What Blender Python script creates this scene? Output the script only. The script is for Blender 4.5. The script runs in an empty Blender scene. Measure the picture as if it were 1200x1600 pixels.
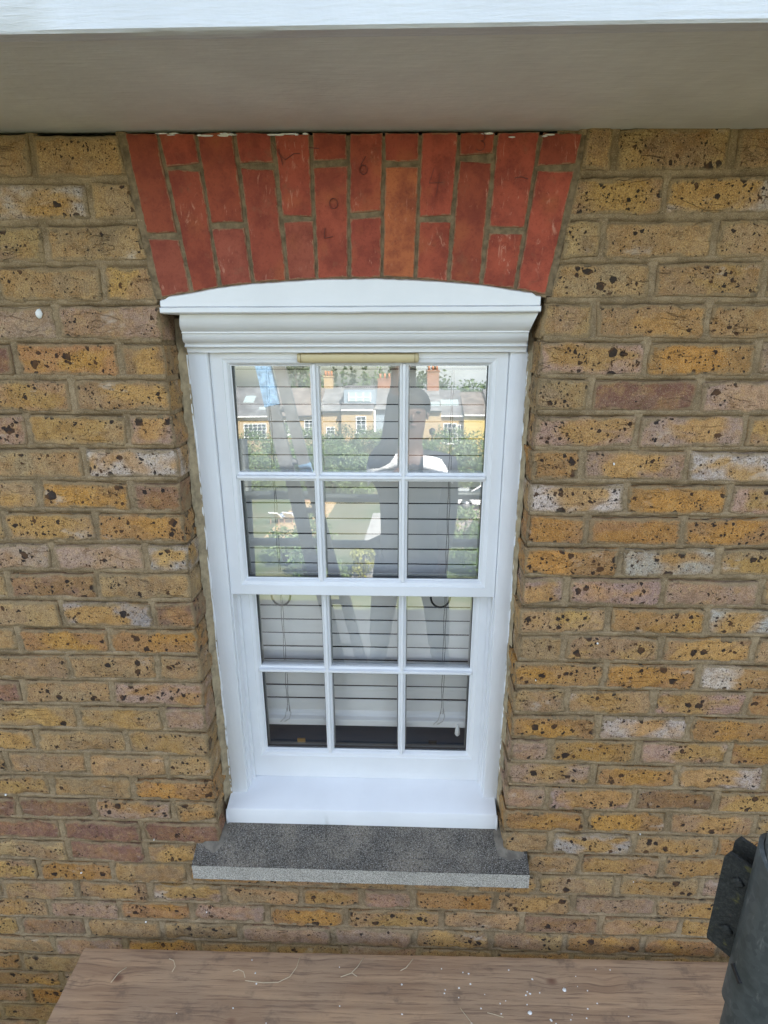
import bpy, bmesh, math, random
import numpy as np
from mathutils import Vector, Matrix
random.seed(7)
rng = np.random.default_rng(7)
S = bpy.context.scene
COL = S.collection
R = math.radians

# ------------------------------------------------------------------ camera, sky, sun, exposure
cd = bpy.data.cameras.new('camera'); cam = bpy.data.objects.new('camera', cd); COL.objects.link(cam)
cr = Vector((0.9994272487, 0.0337079720, -0.0029911799))
cu = Vector((-0.0073068929, 0.3012593133, 0.9535142555))
cf = Vector((-0.0330421526, 0.9529462728, -0.3013330672))
CAM = Vector((0.1115214, -1.2352565, -0.2790955))
cam.matrix_world = Matrix(((cr.x, cu.x, -cf.x, CAM.x), (cr.y, cu.y, -cf.y, CAM.y), (cr.z, cu.z, -cf.z, CAM.z), (0, 0, 0, 1)))
cd.sensor_fit = 'VERTICAL'; cd.sensor_height = 36; cd.sensor_width = 27
cd.lens = 897.4778 / 1600 * 36
cd.clip_start = 0.005; cd.clip_end = 2000
S.camera = cam
SUN_EL, SUN_AZ = 42, 28          # azimuth measured from +Y (behind the house) towards +X
w = bpy.data.worlds.new('World'); S.world = w; w.use_nodes = True
wn = w.node_tree.nodes; wl = w.node_tree.links
sky = wn.new('ShaderNodeTexSky'); sky.sky_type = 'NISHITA'; sky.sun_disc = False
sky.sun_elevation = R(SUN_EL); sky.sun_rotation = R(SUN_AZ)
sky.air_density = 1.0; sky.dust_density = 1.6; sky.ozone_density = 1.0
bg = wn['Background']; bg.inputs['Strength'].default_value = 0.11
# thin white cloud sheets over the whole dome
tc = wn.new('ShaderNodeTexCoord'); cn = wn.new('ShaderNodeTexNoise'); cn.inputs['Scale'].default_value = 2.2; cn.inputs['Detail'].default_value = 7
crp = wn.new('ShaderNodeValToRGB'); crp.color_ramp.elements[0].position = .47; crp.color_ramp.elements[1].position = .74
cmx = wn.new('ShaderNodeMix'); cmx.data_type = 'RGBA'; cmx.inputs[7].default_value = (10.5, 11.2, 12.0, 1)
mp = wn.new('ShaderNodeMapping'); mp.inputs['Scale'].default_value = (1, 1, 2.6)
wl.new(tc.outputs['Generated'], mp.inputs[0]); wl.new(mp.outputs[0], cn.inputs['Vector']); wl.new(cn.outputs[0], crp.inputs[0])
wl.new(crp.outputs[0], cmx.inputs[0]); wl.new(sky.outputs[0], cmx.inputs[6]); wl.new(cmx.outputs[2], bg.inputs[0])
sd = bpy.data.lights.new('sun', 'SUN'); so = bpy.data.objects.new('sun', sd); COL.objects.link(so)
sd.energy = 5.0; sd.angle = R(.5); sd.color = (1, .95, .86)
dv = Vector((math.sin(R(SUN_AZ)) * math.cos(R(SUN_EL)), math.cos(R(SUN_AZ)) * math.cos(R(SUN_EL)), math.sin(R(SUN_EL))))
so.rotation_euler = (-dv).to_track_quat('-Z', 'Y').to_euler()
vs = S.view_settings; vs.view_transform = 'Standard'; vs.look = 'None'; vs.gamma = 1; vs.use_curve_mapping = False
vs.exposure = 2.0
S.render.resolution_x = 768; S.render.resolution_y = 1024
S.render.engine = 'CYCLES'
try:
    S.cycles.max_bounces = 8; S.cycles.transparent_max_bounces = 24; S.cycles.caustics_reflective = False
except Exception: pass

# ------------------------------------------------------------------ helpers
def tag(o, label=None, cat=None, group=None, kind=None):
    if label: o['label'] = label
    if cat: o['category'] = cat
    if group: o['group'] = group
    if kind: o['kind'] = kind
    return o
def empty(name, loc=(0, 0, 0), rz=0, **k):
    o = bpy.data.objects.new(name, None); o.empty_display_size = .1
    COL.objects.link(o); o.location = loc; o.rotation_euler = (0, 0, rz)
    return tag(o, **k)
class MB:
    def __init__(s): s.v = []; s.f = []; s.sm = []
    def add(s, vs, fs, smooth=False):
        b = len(s.v); s.v += [tuple(p) for p in vs]; s.f += [tuple(b + i for i in f) for f in fs]; s.sm += [smooth] * len(fs)
    def box(s, x0, x1, y0, y1, z0, z1, b=0.0, M=None):
        if b <= 0:
            vs = [(x, y, z) for z in (z0, z1) for y in (y0, y1) for x in (x0, x1)]
            fs = [(0, 2, 3, 1), (4, 5, 7, 6), (0, 1, 5, 4), (2, 6, 7, 3), (0, 4, 6, 2), (1, 3, 7, 5)]
        else:
            bm = bmesh.new(); bmesh.ops.create_cube(bm, size=1)
            for v in bm.verts:
                v.co = Vector((x0 + (v.co.x + .5) * (x1 - x0), y0 + (v.co.y + .5) * (y1 - y0), z0 + (v.co.z + .5) * (z1 - z0)))
            bmesh.ops.bevel(bm, geom=bm.edges[:], offset=b, segments=2, affect='EDGES', profile=.5)
            bm.verts.index_update(); vs = [v.co[:] for v in bm.verts]; fs = [[v.index for v in f.verts] for f in bm.faces]; bm.free()
        if M is not None: vs = [M @ Vector(p) for p in vs]
        s.add(vs, fs)
    def tube(s, pts, r, n=12, cap=True):
        pts = [Vector(p) for p in pts]; rs = r if isinstance(r, (list, tuple)) else [r] * len(pts)
        vs = []; fs = []; prev = None
        for i, p in enumerate(pts):
            d = (pts[min(i + 1, len(pts) - 1)] - pts[max(i - 1, 0)]).normalized()
            if prev is None:
                a = Vector((0, 0, 1)) if abs(d.z) < .9 else Vector((1, 0, 0)); u = d.cross(a).normalized()
            else: u = (prev - d * prev.dot(d)).normalized()
            prev = u; t = d.cross(u)
            for k in range(n):
                a = 2 * math.pi * k / n; vs.append(p + (u * math.cos(a) + t * math.sin(a)) * rs[i])
        for i in range(len(pts) - 1):
            for k in range(n):
                a = i * n + k; b = i * n + (k + 1) % n; fs.append((a, b, b + n, a + n))
        if cap: fs.append(tuple(range(n - 1, -1, -1))); fs.append(tuple((len(pts) - 1) * n + k for k in range(n)))
        s.add(vs, fs, True)
    def prism(s, poly, a0, a1, axis='x'):
        # poly in the other two coordinates, extruded along axis
        def P(p, a):
            return {'x': (a, p[0], p[1]), 'y': (p[0], a, p[1]), 'z': (p[0], p[1], a)}[axis]
        n = len(poly); vs = [P(p, a0) for p in poly] + [P(p, a1) for p in poly]
        fs = [tuple(range(n)), tuple(range(2 * n - 1, n - 1, -1))] + [(i, i + n, (i + 1) % n + n, (i + 1) % n) for i in range(n)]
        s.add(vs, fs)
    def grid(s, P, smooth=True, flip=False):
        # P: array (a, b, 3)
        a, b, _ = P.shape; idx = np.arange(a * b).reshape(a, b)
        q = np.stack([idx[:-1, :-1], idx[1:, :-1], idx[1:, 1:], idx[:-1, 1:]], -1).reshape(-1, 4)
        if flip: q = q[:, ::-1]
        s.add(P.reshape(-1, 3).tolist(), q.tolist(), smooth)
    def build(s, name, mat, parent=None, recalc=True, loc=None, **k):
        me = bpy.data.meshes.new(name); me.from_pydata(s.v, [], s.f)
        me.polygons.foreach_set('use_smooth', s.sm)
        if recalc:
            bm = bmesh.new(); bm.from_mesh(me); bmesh.ops.recalc_face_normals(bm, faces=bm.faces); bm.to_mesh(me); bm.free()
        me.materials.append(mat)
        o = bpy.data.objects.new(name, me); COL.objects.link(o)
        if parent: o.parent = parent
        if loc is not None: o.location = loc
        return tag(o, **k)
def autosmooth(o, ang=35):
    me = o.data
    for p in me.polygons: p.use_smooth = True
    bm = bmesh.new(); bm.from_mesh(me)
    for e in bm.edges:
        if len(e.link_faces) == 2 and e.calc_face_angle(0) > R(ang): e.smooth = False
    bm.to_mesh(me); bm.free(); return o
def copy_tree(o, parent=None):
    c = o.copy(); COL.objects.link(c)
    if parent: c.parent = parent
    for ch in o.children: copy_tree(ch, c)
    return c
# value noise in numpy
def _h(ix, iy, iz, s):
    n = (ix * 374761393 + iy * 668265263 + iz * 2147483647 + s * 1274126177) & 0xffffffff
    n = ((n ^ (n >> 13)) * 1274126177) & 0xffffffff
    n = n ^ (n >> 16)
    return (n & 0xffff) / 65535.0
def vnoise(x, y, z=0.0, seed=0):
    x, y, z = np.broadcast_arrays(np.asarray(x, float), np.asarray(y, float), np.asarray(z, float))
    ix, iy, iz = (np.floor(a).astype(np.int64) for a in (x, y, z))
    fx, fy, fz = x - ix, y - iy, z - iz
    fx, fy, fz = (a * a * (3 - 2 * a) for a in (fx, fy, fz))
    r = 0
    for dx in (0, 1):
        for dy in (0, 1):
            for dz in (0, 1):
                r = r + _h(ix + dx, iy + dy, iz + dz, seed) * (fx if dx else 1 - fx) * (fy if dy else 1 - fy) * (fz if dz else 1 - fz)
    return r * 2 - 1
def fbm(x, y, z=0.0, seed=0, o=3):
    r = 0; a = 1
    for k in range(o): r = r + a * vnoise(np.asarray(x) * 2 ** k, np.asarray(y) * 2 ** k, np.asarray(z) * 2 ** k, seed + k); a *= .5
    return r / 1.75

# ------------------------------------------------------------------ materials
def newmat(name):
    m = bpy.data.materials.new(name); m.use_nodes = True; nt = m.node_tree
    return m, nt, nt.nodes, nt.links, nt.nodes['Principled BSDF']
class G:
    """small node-graph helper"""
    def __init__(s, nt): s.nt = nt; s.n = nt.nodes; s.l = nt.links
    def node(s, t, **k):
        n = s.n.new(t)
        for a, b in k.items(): setattr(n, a, b)
        return n
    def put(s, sock, v):
        if isinstance(v, bpy.types.NodeSocket): s.l.new(v, sock)
        elif v is not None: sock.default_value = v
    def noise(s, vec, scale, detail=4, rough=.55, out=0, dist=0):
        n = s.node('ShaderNodeTexNoise'); s.put(n.inputs['Vector'], vec); n.inputs['Scale'].default_value = scale
        n.inputs['Detail'].default_value = detail; n.inputs['Roughness'].default_value = rough; n.inputs['Distortion'].default_value = dist
        return n.outputs[out]
    def voro(s, vec, scale, out='Distance', feature='F1', rnd=1):
        n = s.node('ShaderNodeTexVoronoi', feature=feature); s.put(n.inputs['Vector'], vec); n.inputs['Scale'].default_value = scale
        n.inputs['Randomness'].default_value = rnd; return n.outputs[out]
    def math(s, op, a, b=None, c=None, clamp=False):
        n = s.node('ShaderNodeMath', operation=op); n.use_clamp = clamp
        s.put(n.inputs[0], a); s.put(n.inputs[1], b)
        if c is not None: s.put(n.inputs[2], c)
        return n.outputs[0]
    def step(s, x, a, b):
        n = s.node('ShaderNodeMapRange', interpolation_type='SMOOTHSTEP'); s.put(n.inputs[0], x); s.put(n.inputs[1], a); s.put(n.inputs[2], b)
        return n.outputs[0]
    def mix(s, f, a, b, mode='MIX'):
        n = s.node('ShaderNodeMix', data_type='RGBA', blend_type=mode); s.put(n.inputs[0], f)
        s.put(n.inputs[6], a if isinstance(a, bpy.types.NodeSocket) else (*a, 1)[:4]); s.put(n.inputs[7], b if isinstance(b, bpy.types.NodeSocket) else (*b, 1)[:4])
        return n.outputs[2]
    def vmath(s, op, a, b=None):
        n = s.node('ShaderNodeVectorMath', operation=op); s.put(n.inputs[0], a); s.put(n.inputs[1], b); return n.outputs[0]
    def map(s, vec, scale=(1, 1, 1), rot=(0, 0, 0), loc=(0, 0, 0)):
        n = s.node('ShaderNodeMapping'); s.put(n.inputs[0], vec); n.inputs['Scale'].default_value = scale; n.inputs['Rotation'].default_value = rot; n.inputs['Location'].default_value = loc
        return n.outputs[0]
    def obj(s): return s.node('ShaderNodeTexCoord').outputs['Object']
    def pos(s): return s.node('ShaderNodeNewGeometry').outputs['Position']
    def bump(s, h, strength=.5, dist=.002, nrm=None):
        n = s.node('ShaderNodeBump'); s.put(n.inputs['Height'], h); n.inputs['Strength'].default_value = strength; n.inputs['Distance'].default_value = dist
        if nrm is not None: s.put(n.inputs['Normal'], nrm)
        return n.outputs[0]
    def attr(s, name, out='Color'):
        n = s.node('ShaderNodeAttribute'); n.attribute_name = name; return n.outputs[out]
def simple(name, col, rough=.6, metal=0, nscale=0, namt=.25, bump=0, bscale=0, coat=0, stretch=(1, 1, 1)):
    m, nt, n, l, b = newmat(name); g = G(nt)
    b.inputs['Roughness'].default_value = rough; b.inputs['Metallic'].default_value = metal
    if coat: b.inputs['Coat Weight'].default_value = coat
    p = g.map(g.pos(), stretch)
    if nscale:
        f = g.noise(p, nscale, 5, .6)
        c = g.mix(g.step(f, .3, .7), [x * (1 - namt) for x in col], [min(1, x * (1 + namt)) for x in col])
        g.put(b.inputs['Base Color'], c)
    else: b.inputs['Base Color'].default_value = (*col, 1)
    if bump: g.put(b.inputs['Normal'], g.bump(g.noise(p, bscale or nscale * 4 or 100, 4, .6), 1, bump))
    return m

MORTAR = (.28, .205, .118)
def stock_brick_mat():
    m, nt, n, l, b = newmat('stock_brick'); g = G(nt)
    oi = g.node('ShaderNodeObjectInfo')
    off = g.math('MULTIPLY', oi.outputs['Random'], 37.0)
    cx = g.node('ShaderNodeCombineXYZ'); g.put(cx.inputs[0], off); g.put(cx.inputs[1], off); g.put(cx.inputs[2], off)
    p = g.vmath('ADD', g.obj(), cx.outputs[0])
    tint = g.attr('tint'); patch = g.attr('patch'); edge = g.attr('tint', 'Alpha'); dens = g.attr('patch', 'Alpha')
    # broad colour zones, warped
    zone = g.noise(g.map(p, (.55, 1, 1.1)), 13, 3, .5, dist=.6)
    al = g.node('ShaderNodeSeparateColor'); g.put(al.inputs[0], g.attr('along'))
    sd_ = al.outputs[2]; eu = g.math('ABSOLUTE', g.math('SUBTRACT', al.outputs[0], g.math('ADD', .30, g.math('MULTIPLY', sd_, .4))))
    ev_ = g.math('ABSOLUTE', g.math('SUBTRACT', al.outputs[1], .5))
    ends = g.math('ADD', g.math('MULTIPLY', g.math('POWER', eu, 1.5), .55), g.math('MULTIPLY', g.math('POWER', ev_, 2.0), .35))
    c = g.mix(g.step(g.math('ADD', zone, ends), .50, .68), tint, patch)
    fine = g.noise(p, 55, 6, .7)
    c = g.mix(g.math('MULTIPLY', g.step(fine, .47, .70), .7), c, g.mix(.6, c, (.58, .37, .14)))
    c = g.mix(g.math('MULTIPLY', g.step(fine, .54, .30), .85), c, g.mix(.7, c, (.16, .08, .028)))
    mot = g.noise(g.map(p, loc=(6, 3, 8)), 24, 4, .6); c = g.mix(g.math('MULTIPLY', g.step(mot, .42, .7), .6), c, g.mix(.6, c, (.46, .22, .055)))
    grain = g.noise(p, 420, 3, .7)
    c = g.mix(g.step(grain, .38, .62), g.mix(.55, c, (.11, .065, .03)), c)
    spec = g.noise(p, 700, 2, .6)
    c = g.mix(g.math('MULTIPLY', g.step(spec, .56, .70), .6), c, (.66, .52, .33))
    cr_n = g.noise(g.map(p, (.35, 1, 1.2), loc=(2, 6, 1)), 20, 3, .5, dist=1.2)
    crease = g.math('MULTIPLY', g.step(g.math('ABSOLUTE', g.math('SUBTRACT', cr_n, .5)), .012, .0), g.step(g.noise(p, 12, 2), .5, .6))
    c = g.mix(g.math('MULTIPLY', g.math('MULTIPLY', crease, g.step(oi.outputs['Random'], .70, .74)), .5), c, (.12, .07, .04))
    # lime bloom
    bl = g.noise(g.map(p, (.5, 1, 1), loc=(3, 1, 5)), 16, 5, .65)
    c = g.mix(g.math('MULTIPLY', g.step(bl, .61, .74), .55), c, (.58, .50, .42))
    # ash / clinker pits: three sizes
    warp = g.node('ShaderNodeTexNoise'); warp.inputs['Scale'].default_value = 95; g.put(warp.inputs['Vector'], p)
    wv = g.node('ShaderNodeVectorMath', operation='SCALE'); g.put(wv.inputs[0], warp.outputs['Color']); wv.inputs['Scale'].default_value = .013
    q = g.vmath('ADD', p, wv.outputs[0])
    clus = g.noise(g.map(p, (.7, 1, 1), loc=(9, 2, 4)), 17, 3, .55)
    db = g.math('MULTIPLY', g.math('SUBTRACT', dens, .5), .22)
    pits = None
    for sc, r0, th, lo in ((24, .27, .40, .56), (40, .31, .40, .50), (75, .29, .42, .46), (135, .28, .46, .41), (270, .27, .42, .36)):
        vn = g.node('ShaderNodeTexVoronoi'); g.put(vn.inputs['Vector'], q); vn.inputs['Scale'].default_value = sc
        sep = g.node('ShaderNodeSeparateColor'); g.put(sep.inputs[0], vn.outputs['Color'])
        rad = g.math('MULTIPLY', g.step(sep.outputs[0], th, 1.0), r0 * 1.25)
        rad = g.math('MULTIPLY', rad, g.step(g.math('ADD', clus, db), lo - .02, lo + .10))
        d = g.step(g.math('SUBTRACT', vn.outputs['Distance'], rad), .02, -.015)
        pits = d if pits is None else g.math('MAXIMUM', pits, d)
    pitcol = g.mix(g.step(g.noise(p, 45, 2), .45, .62), (.022, .018, .019), (.085, .042, .022))
    c = g.mix(g.math('MULTIPLY', pits, .93), c, pitcol)
    # mortar smear near the arrises
    sm = g.noise(g.map(p, (.6, 1, 1), loc=(1, 7, 3)), 28, 5, .65)
    smf = g.step(g.math('ADD', edge, g.math('MULTIPLY', g.math('SUBTRACT', sm, .5), 1.7)), .50, .12)
    c = g.mix(g.math('MULTIPLY', smf, .80), c, g.mix(g.step(grain, .3, .7), [x * .75 for x in MORTAR], [x * 1.15 for x in MORTAR]))
    g.put(b.inputs['Base Color'], c); b.inputs['Roughness'].default_value = .93; b.inputs['Specular IOR Level'].default_value = .2
    h = g.math('ADD', g.math('MULTIPLY', fine, .9), g.math('MULTIPLY', grain, .45))
    h = g.math('SUBTRACT', h, g.math('MULTIPLY', pits, .9)); h = g.math('SUBTRACT', h, g.math('MULTIPLY', crease, .7))
    g.put(b.inputs['Normal'], g.bump(h, 1, .0036))
    return m
def mortar_mat():
    m, nt, n, l, b = newmat('mortar'); g = G(nt); p = g.pos()
    a = g.noise(p, 14, 6, .65); f = g.noise(p, 120, 5, .7); s = g.noise(p, 650, 2, .7)
    c = g.mix(g.step(a, .3, .7), (.205, .144, .080), (.42, .308, .185))
    c = g.mix(g.math('MULTIPLY', g.step(f, .55, .3), .6), c, (.17, .12, .07))
    c = g.mix(g.math('MULTIPLY', g.step(s, .55, .7), .6), c, (.60, .50, .35))
    c = g.mix(g.math('MULTIPLY', g.step(s, .45, .3), .6), c, (.09, .06, .035))
    g.put(b.inputs['Base Color'], c); b.inputs['Roughness'].default_value = .97; b.inputs['Specular IOR Level'].default_value = .15
    g.put(b.inputs['Normal'], g.bump(g.math('ADD', f, g.math('MULTIPLY', s, .5)), 1, .0036))
    return m
def red_brick_mat():
    m, nt, n, l, b = newmat('red_rubber_brick'); g = G(nt)
    oi = g.node('ShaderNodeObjectInfo'); rnd = oi.outputs['Random']
    off = g.math('MULTIPLY', rnd, 23.0); cx = g.node('ShaderNodeCombineXYZ')
    for i in range(3): g.put(cx.inputs[i], off)
    p = g.vmath('ADD', g.obj(), cx.outputs[0]); tint = g.attr('tint'); edge = g.attr('tint', 'Alpha')
    a = g.noise(p, 22, 5, .65); c = g.mix(g.step(a, .38, .66), tint, g.mix(.65, tint, (.17, .036, .026)))
    br = g.noise(g.map(p, loc=(7, 1, 2)), 30, 5, .7); c = g.mix(g.math('MULTIPLY', g.step(br, .56, .72), .5), c, (.24, .10, .06))
    o = g.noise(g.map(p, loc=(5, 5, 5)), 14, 3, .5); c = g.mix(g.math('MULTIPLY', g.step(o, .55, .75), .45), c, (.40, .125, .05))
    f = g.noise(p, 160, 4, .7); c = g.mix(g.math('MULTIPLY', g.step(f, .5, .3), .35), c, (.15, .025, .018))
    # pale scuffs running up the face
    sc = g.noise(g.map(p, (2.2, 1, .6), rot=(0, .5, 0)), 48, 6, .75, dist=.8)
    mk = g.noise(g.map(p, loc=(2, 8, 1)), 18, 2, .5)
    c = g.mix(g.math('MULTIPLY', g.math('MULTIPLY', g.step(sc, .55, .66), g.step(mk, .52, .66)), .70), c, (.55, .27, .19))
    sm = g.noise(p, 70, 5, .7)
    smf = g.step(g.math('ADD', edge, g.math('MULTIPLY', g.math('SUBTRACT', sm, .5), .55)), .13, .02)
    c = g.mix(g.math('MULTIPLY', smf, .8), c, (.34, .20, .12))
    spec = g.noise(p, 500, 2, .5); c = g.mix(g.math('MULTIPLY', g.step(spec, .66, .74), .5), c, (.09, .02, .015))
    g.put(b.inputs['Base Color'], c); b.inputs['Roughness'].default_value = .85; b.inputs['Specular IOR Level'].default_value = .25
    g.put(b.inputs['Normal'], g.bump(g.math('ADD', f, g.math('MULTIPLY', a, .6)), .6, .0015))
    return m
def paint_mat(name, col, rough=.32, brush=(1, 1, 1), dirt=.05, bs=.0004):
    m, nt, n, l, b = newmat(name); g = G(nt); p = g.pos()
    st = g.noise(g.map(p, brush), 170, 4, .6); a = g.noise(p, 7, 4, .6); d = g.noise(p, 45, 5, .7)
    c = g.mix(g.step(a, .3, .7), [x * (1 - dirt) for x in col], col)
    c = g.mix(g.math('MULTIPLY', g.step(d, .62, .8), dirt * 3), c, [x * .8 for x in col])
    g.put(b.inputs['Base Color'], c)
    g.put(b.inputs['Roughness'], g.math('ADD', g.math('MULTIPLY', a, .25), rough - .1))
    g.put(b.inputs['Normal'], g.bump(g.math('ADD', st, g.math('MULTIPLY', g.noise(p, 28, 3), 1.2)), .8, bs))
    return m
def stone_mat():
    m, nt, n, l, b = newmat('sill_stone'); g = G(nt); p = g.pos()
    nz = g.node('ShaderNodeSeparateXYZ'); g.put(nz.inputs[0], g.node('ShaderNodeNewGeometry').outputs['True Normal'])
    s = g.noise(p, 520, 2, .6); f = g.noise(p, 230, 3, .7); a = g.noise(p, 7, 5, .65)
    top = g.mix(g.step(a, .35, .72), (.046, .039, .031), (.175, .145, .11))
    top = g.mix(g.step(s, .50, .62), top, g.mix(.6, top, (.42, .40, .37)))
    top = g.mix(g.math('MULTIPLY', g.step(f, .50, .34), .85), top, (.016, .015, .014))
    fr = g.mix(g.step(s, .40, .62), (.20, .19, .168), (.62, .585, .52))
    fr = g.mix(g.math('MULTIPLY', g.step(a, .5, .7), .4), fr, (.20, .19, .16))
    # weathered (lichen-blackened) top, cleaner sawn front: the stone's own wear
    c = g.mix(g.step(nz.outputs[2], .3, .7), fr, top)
    g.put(b.inputs['Base Color'], c); b.inputs['Roughness'].default_value = .9
    g.put(b.inputs['Normal'], g.bump(g.math('ADD', s, f), .8, .0015))
    return m
def board_mat(name='scaffold_board_wood', k=1.55):
    m, nt, n, l, b = newmat(name); g = G(nt)
    oi = g.node('ShaderNodeObjectInfo'); cx = g.node('ShaderNodeCombineXYZ'); g.put(cx.inputs[0], g.math('MULTIPLY', oi.outputs['Random'], 9.0)); g.put(cx.inputs[1], oi.outputs['Random'])
    p = g.vmath('ADD', g.obj(), cx.outputs[0])
    # knots: distance cells stretched along the board, bend the grain round them
    kv = g.node('ShaderNodeTexVoronoi'); kv.inputs['Scale'].default_value = 6.5; g.put(kv.inputs['Vector'], g.map(p, (.85, 1.3, 0)))
    kn = g.step(kv.outputs['Distance'], .34, .0)
    warp = g.noise(g.map(p, (1.2, 5, 5)), 2.6, 3, .5)
    sx = g.node('ShaderNodeSeparateXYZ'); g.put(sx.inputs[0], p)
    y = g.math('ADD', sx.outputs[1], g.math('ADD', g.math('MULTIPLY', kn, .010), g.math('MULTIPLY', warp, .008)))
    cy = g.node('ShaderNodeCombineXYZ'); g.put(cy.inputs[0], g.math('MULTIPLY', sx.outputs[0], .05)); g.put(cy.inputs[1], y); g.put(cy.inputs[2], sx.outputs[2])
    gr = g.noise(cy.outputs[0], 130, 5, .65); gr2 = g.noise(cy.outputs[0], 36, 3, .6)
    fib = g.noise(g.map(p, (1, 30, 10)), 45, 4, .7)
    a = g.noise(p, 3.5, 4, .6)
    c1 = [x * k for x in (.315, .205, .122)]; c2 = [x * k for x in (.215, .135, .082)]; c3 = [x * k for x in (.255, .18, .118)]
    c = g.mix(g.step(gr2, .38, .64), c1, c2); c = g.mix(g.math('MULTIPLY', g.step(a, .35, .65), .6), c, c3)
    c = g.mix(g.math('MULTIPLY', g.step(gr, .50, .36), .55), c, [x * k for x in (.10, .062, .045)])
    c = g.mix(g.math('MULTIPLY', g.step(fib, .6, .75), .35), c, [x * k for x in (.40, .30, .22)])
    core = g.step(kv.outputs['Distance'], .13, .05)
    c = g.mix(g.math('MULTIPLY', core, .8), c, [x * k for x in (.10, .045, .03)])
    st = g.noise(g.map(p, (1, 1.3, 1), loc=(4, 4, 4)), 11, 5, .65)
    c = g.mix(g.math('MULTIPLY', g.step(st, .54, .70), .6), c, [x * k for x in (.10, .070, .052)])
    g.put(b.inputs['Base Color'], c); b.inputs['Roughness'].default_value = .85; b.inputs['Specular IOR Level'].default_value = .25
    g.put(b.inputs['Normal'], g.bump(g.math('ADD', gr, g.math('ADD', fib, g.math('MULTIPLY', core, -.8))), .8, .0016))
    return m
def glass_mat():
    m, nt, n, l, b = newmat('window_glass'); g = G(nt); n.remove(b)
    out = n['Material Output']
    tr = g.node('ShaderNodeBsdfTransparent'); tr.inputs[0].default_value = (.98, .99, .99, 1)
    gl = g.node('ShaderNodeBsdfGlossy'); gl.inputs['Roughness'].default_value = .0; gl.inputs['Color'].default_value = (.96, .99, 1, 1)
    nb = g.bump(g.noise(g.pos(), 3.0, 1, .4), 1, .0006); g.put(gl.inputs['Normal'], nb)
    ge = g.node('ShaderNodeNewGeometry'); dt = g.node('ShaderNodeVectorMath', operation='DOT_PRODUCT'); g.put(dt.inputs[0], ge.outputs['Incoming']); g.put(dt.inputs[1], ge.outputs['Normal'])
    gz = g.math('POWER', g.math('SUBTRACT', 1.0, g.math('ABSOLUTE', dt.outputs['Value']), clamp=True), 5.0)
    fac = g.math('ADD', g.math('MULTIPLY', gz, .72), .235, clamp=True)   # four glass faces of a sealed, lightly coated unit
    mx = g.node('ShaderNodeMixShader'); g.put(mx.inputs[0], fac); g.put(mx.inputs[1], tr.outputs[0]); g.put(mx.inputs[2], gl.outputs[0])
    g.put(out.inputs[0], mx.outputs[0]); return m
M_stock = stock_brick_mat(); M_mortar = mortar_mat(); M_red = red_brick_mat(); M_stone = stone_mat(); M_board = board_mat(); M_glass = glass_mat()
M_white = paint_mat('white_gloss_paint', (.80, .81, .83), .33, (1, 1, .12))
M_whiteH = paint_mat('white_gloss_paint_rails', (.80, .81, .83), .33, (.12, 1, 1))
M_fascia = paint_mat('fascia_paint', (.66, .68, .70), .42, (.1, 1, 1), .08, .0016)
M_soffit = paint_mat('soffit_paint', (.76, .765, .72), .55, (.12, 1, 1), .12, .001)
M_lime = simple('pale_mortar', (.34, .27, .17), .95, 0, 40, .3, .002, 200)
M_cement = simple('grey_cement_fillet', (.16, .14, .115), .95, 0, 40, .3, .002, 200)
M_vent = simple('cream_plastic', (.62, .52, .30), .45)
M_slat = simple('blind_slat', (.86, .84, .81), .45, 0, 4, .06)
M_cord = simple('blind_cord', (.22, .20, .18), .8)
M_spacer = simple('aluminium_spacer', (.45, .47, .48), .35, .8)
M_gasket = simple('dark_gasket', (.05, .055, .06), .5)
M_brass = simple('brass', (.55, .33, .12), .35, .9)
M_dark = simple('dark_metal', (.03, .03, .03), .5, .5)

# ================================================================== LARGE STRUCTURE
# ---- ground and our own house body
GZ = -7.6
m, nt, n_, l_, b_ = newmat('garden_ground'); g = G(nt); p = g.pos()
a = g.noise(p, .22, 5, .6); f = g.noise(p, 3.0, 6, .7)
c = g.mix(g.step(a, .40, .6), (.09, .125, .045), (.18, .17, .10)); c = g.mix(g.math('MULTIPLY', g.step(f, .45, .7), .5), c, (.20, .19, .09))
g.put(b_.inputs['Base Color'], c); b_.inputs['Roughness'].default_value = 1
gr = MB(); gr.add([(-900, -900, GZ), (900, -900, GZ), (900, 900, GZ), (-900, 900, GZ)], [(0, 1, 2, 3)])
gr.build('ground', m, kind='structure')
def far_brick(name, c1, c2, mort, sc=1.0):
    m, nt, n, l, b = newmat(name); g = G(nt)
    sx = g.node('ShaderNodeSeparateXYZ'); g.put(sx.inputs[0], g.pos()); cx = g.node('ShaderNodeCombineXYZ')
    g.put(cx.inputs[0], g.math('ADD', sx.outputs[0], sx.outputs[1])); g.put(cx.inputs[1], sx.outputs[2])
    bt = g.node('ShaderNodeTexBrick'); g.put(bt.inputs['Vector'], cx.outputs[0]); bt.inputs['Scale'].default_value = 1
    bt.inputs['Brick Width'].default_value = .225; bt.inputs['Row Height'].default_value = .075; bt.inputs['Mortar Size'].default_value = .006
    bt.inputs['Color1'].default_value = (*c1, 1); bt.inputs['Color2'].default_value = (*c2, 1); bt.inputs['Mortar'].default_value = (*mort, 1)
    c = g.mix(g.math('MULTIPLY', g.noise(g.pos(), 1.2, 5, .6), .5), bt.outputs[0], g.mix(.5, bt.outputs[0], (.5, .4, .25)))
    g.put(b.inputs['Base Color'], c); b.inputs['Roughness'].default_value = .95; return m
M_farwall = far_brick('yellow_brick_far', (.52, .37, .19), (.42, .28, .14), (.45, .38, .26))
hb = MB()
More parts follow.
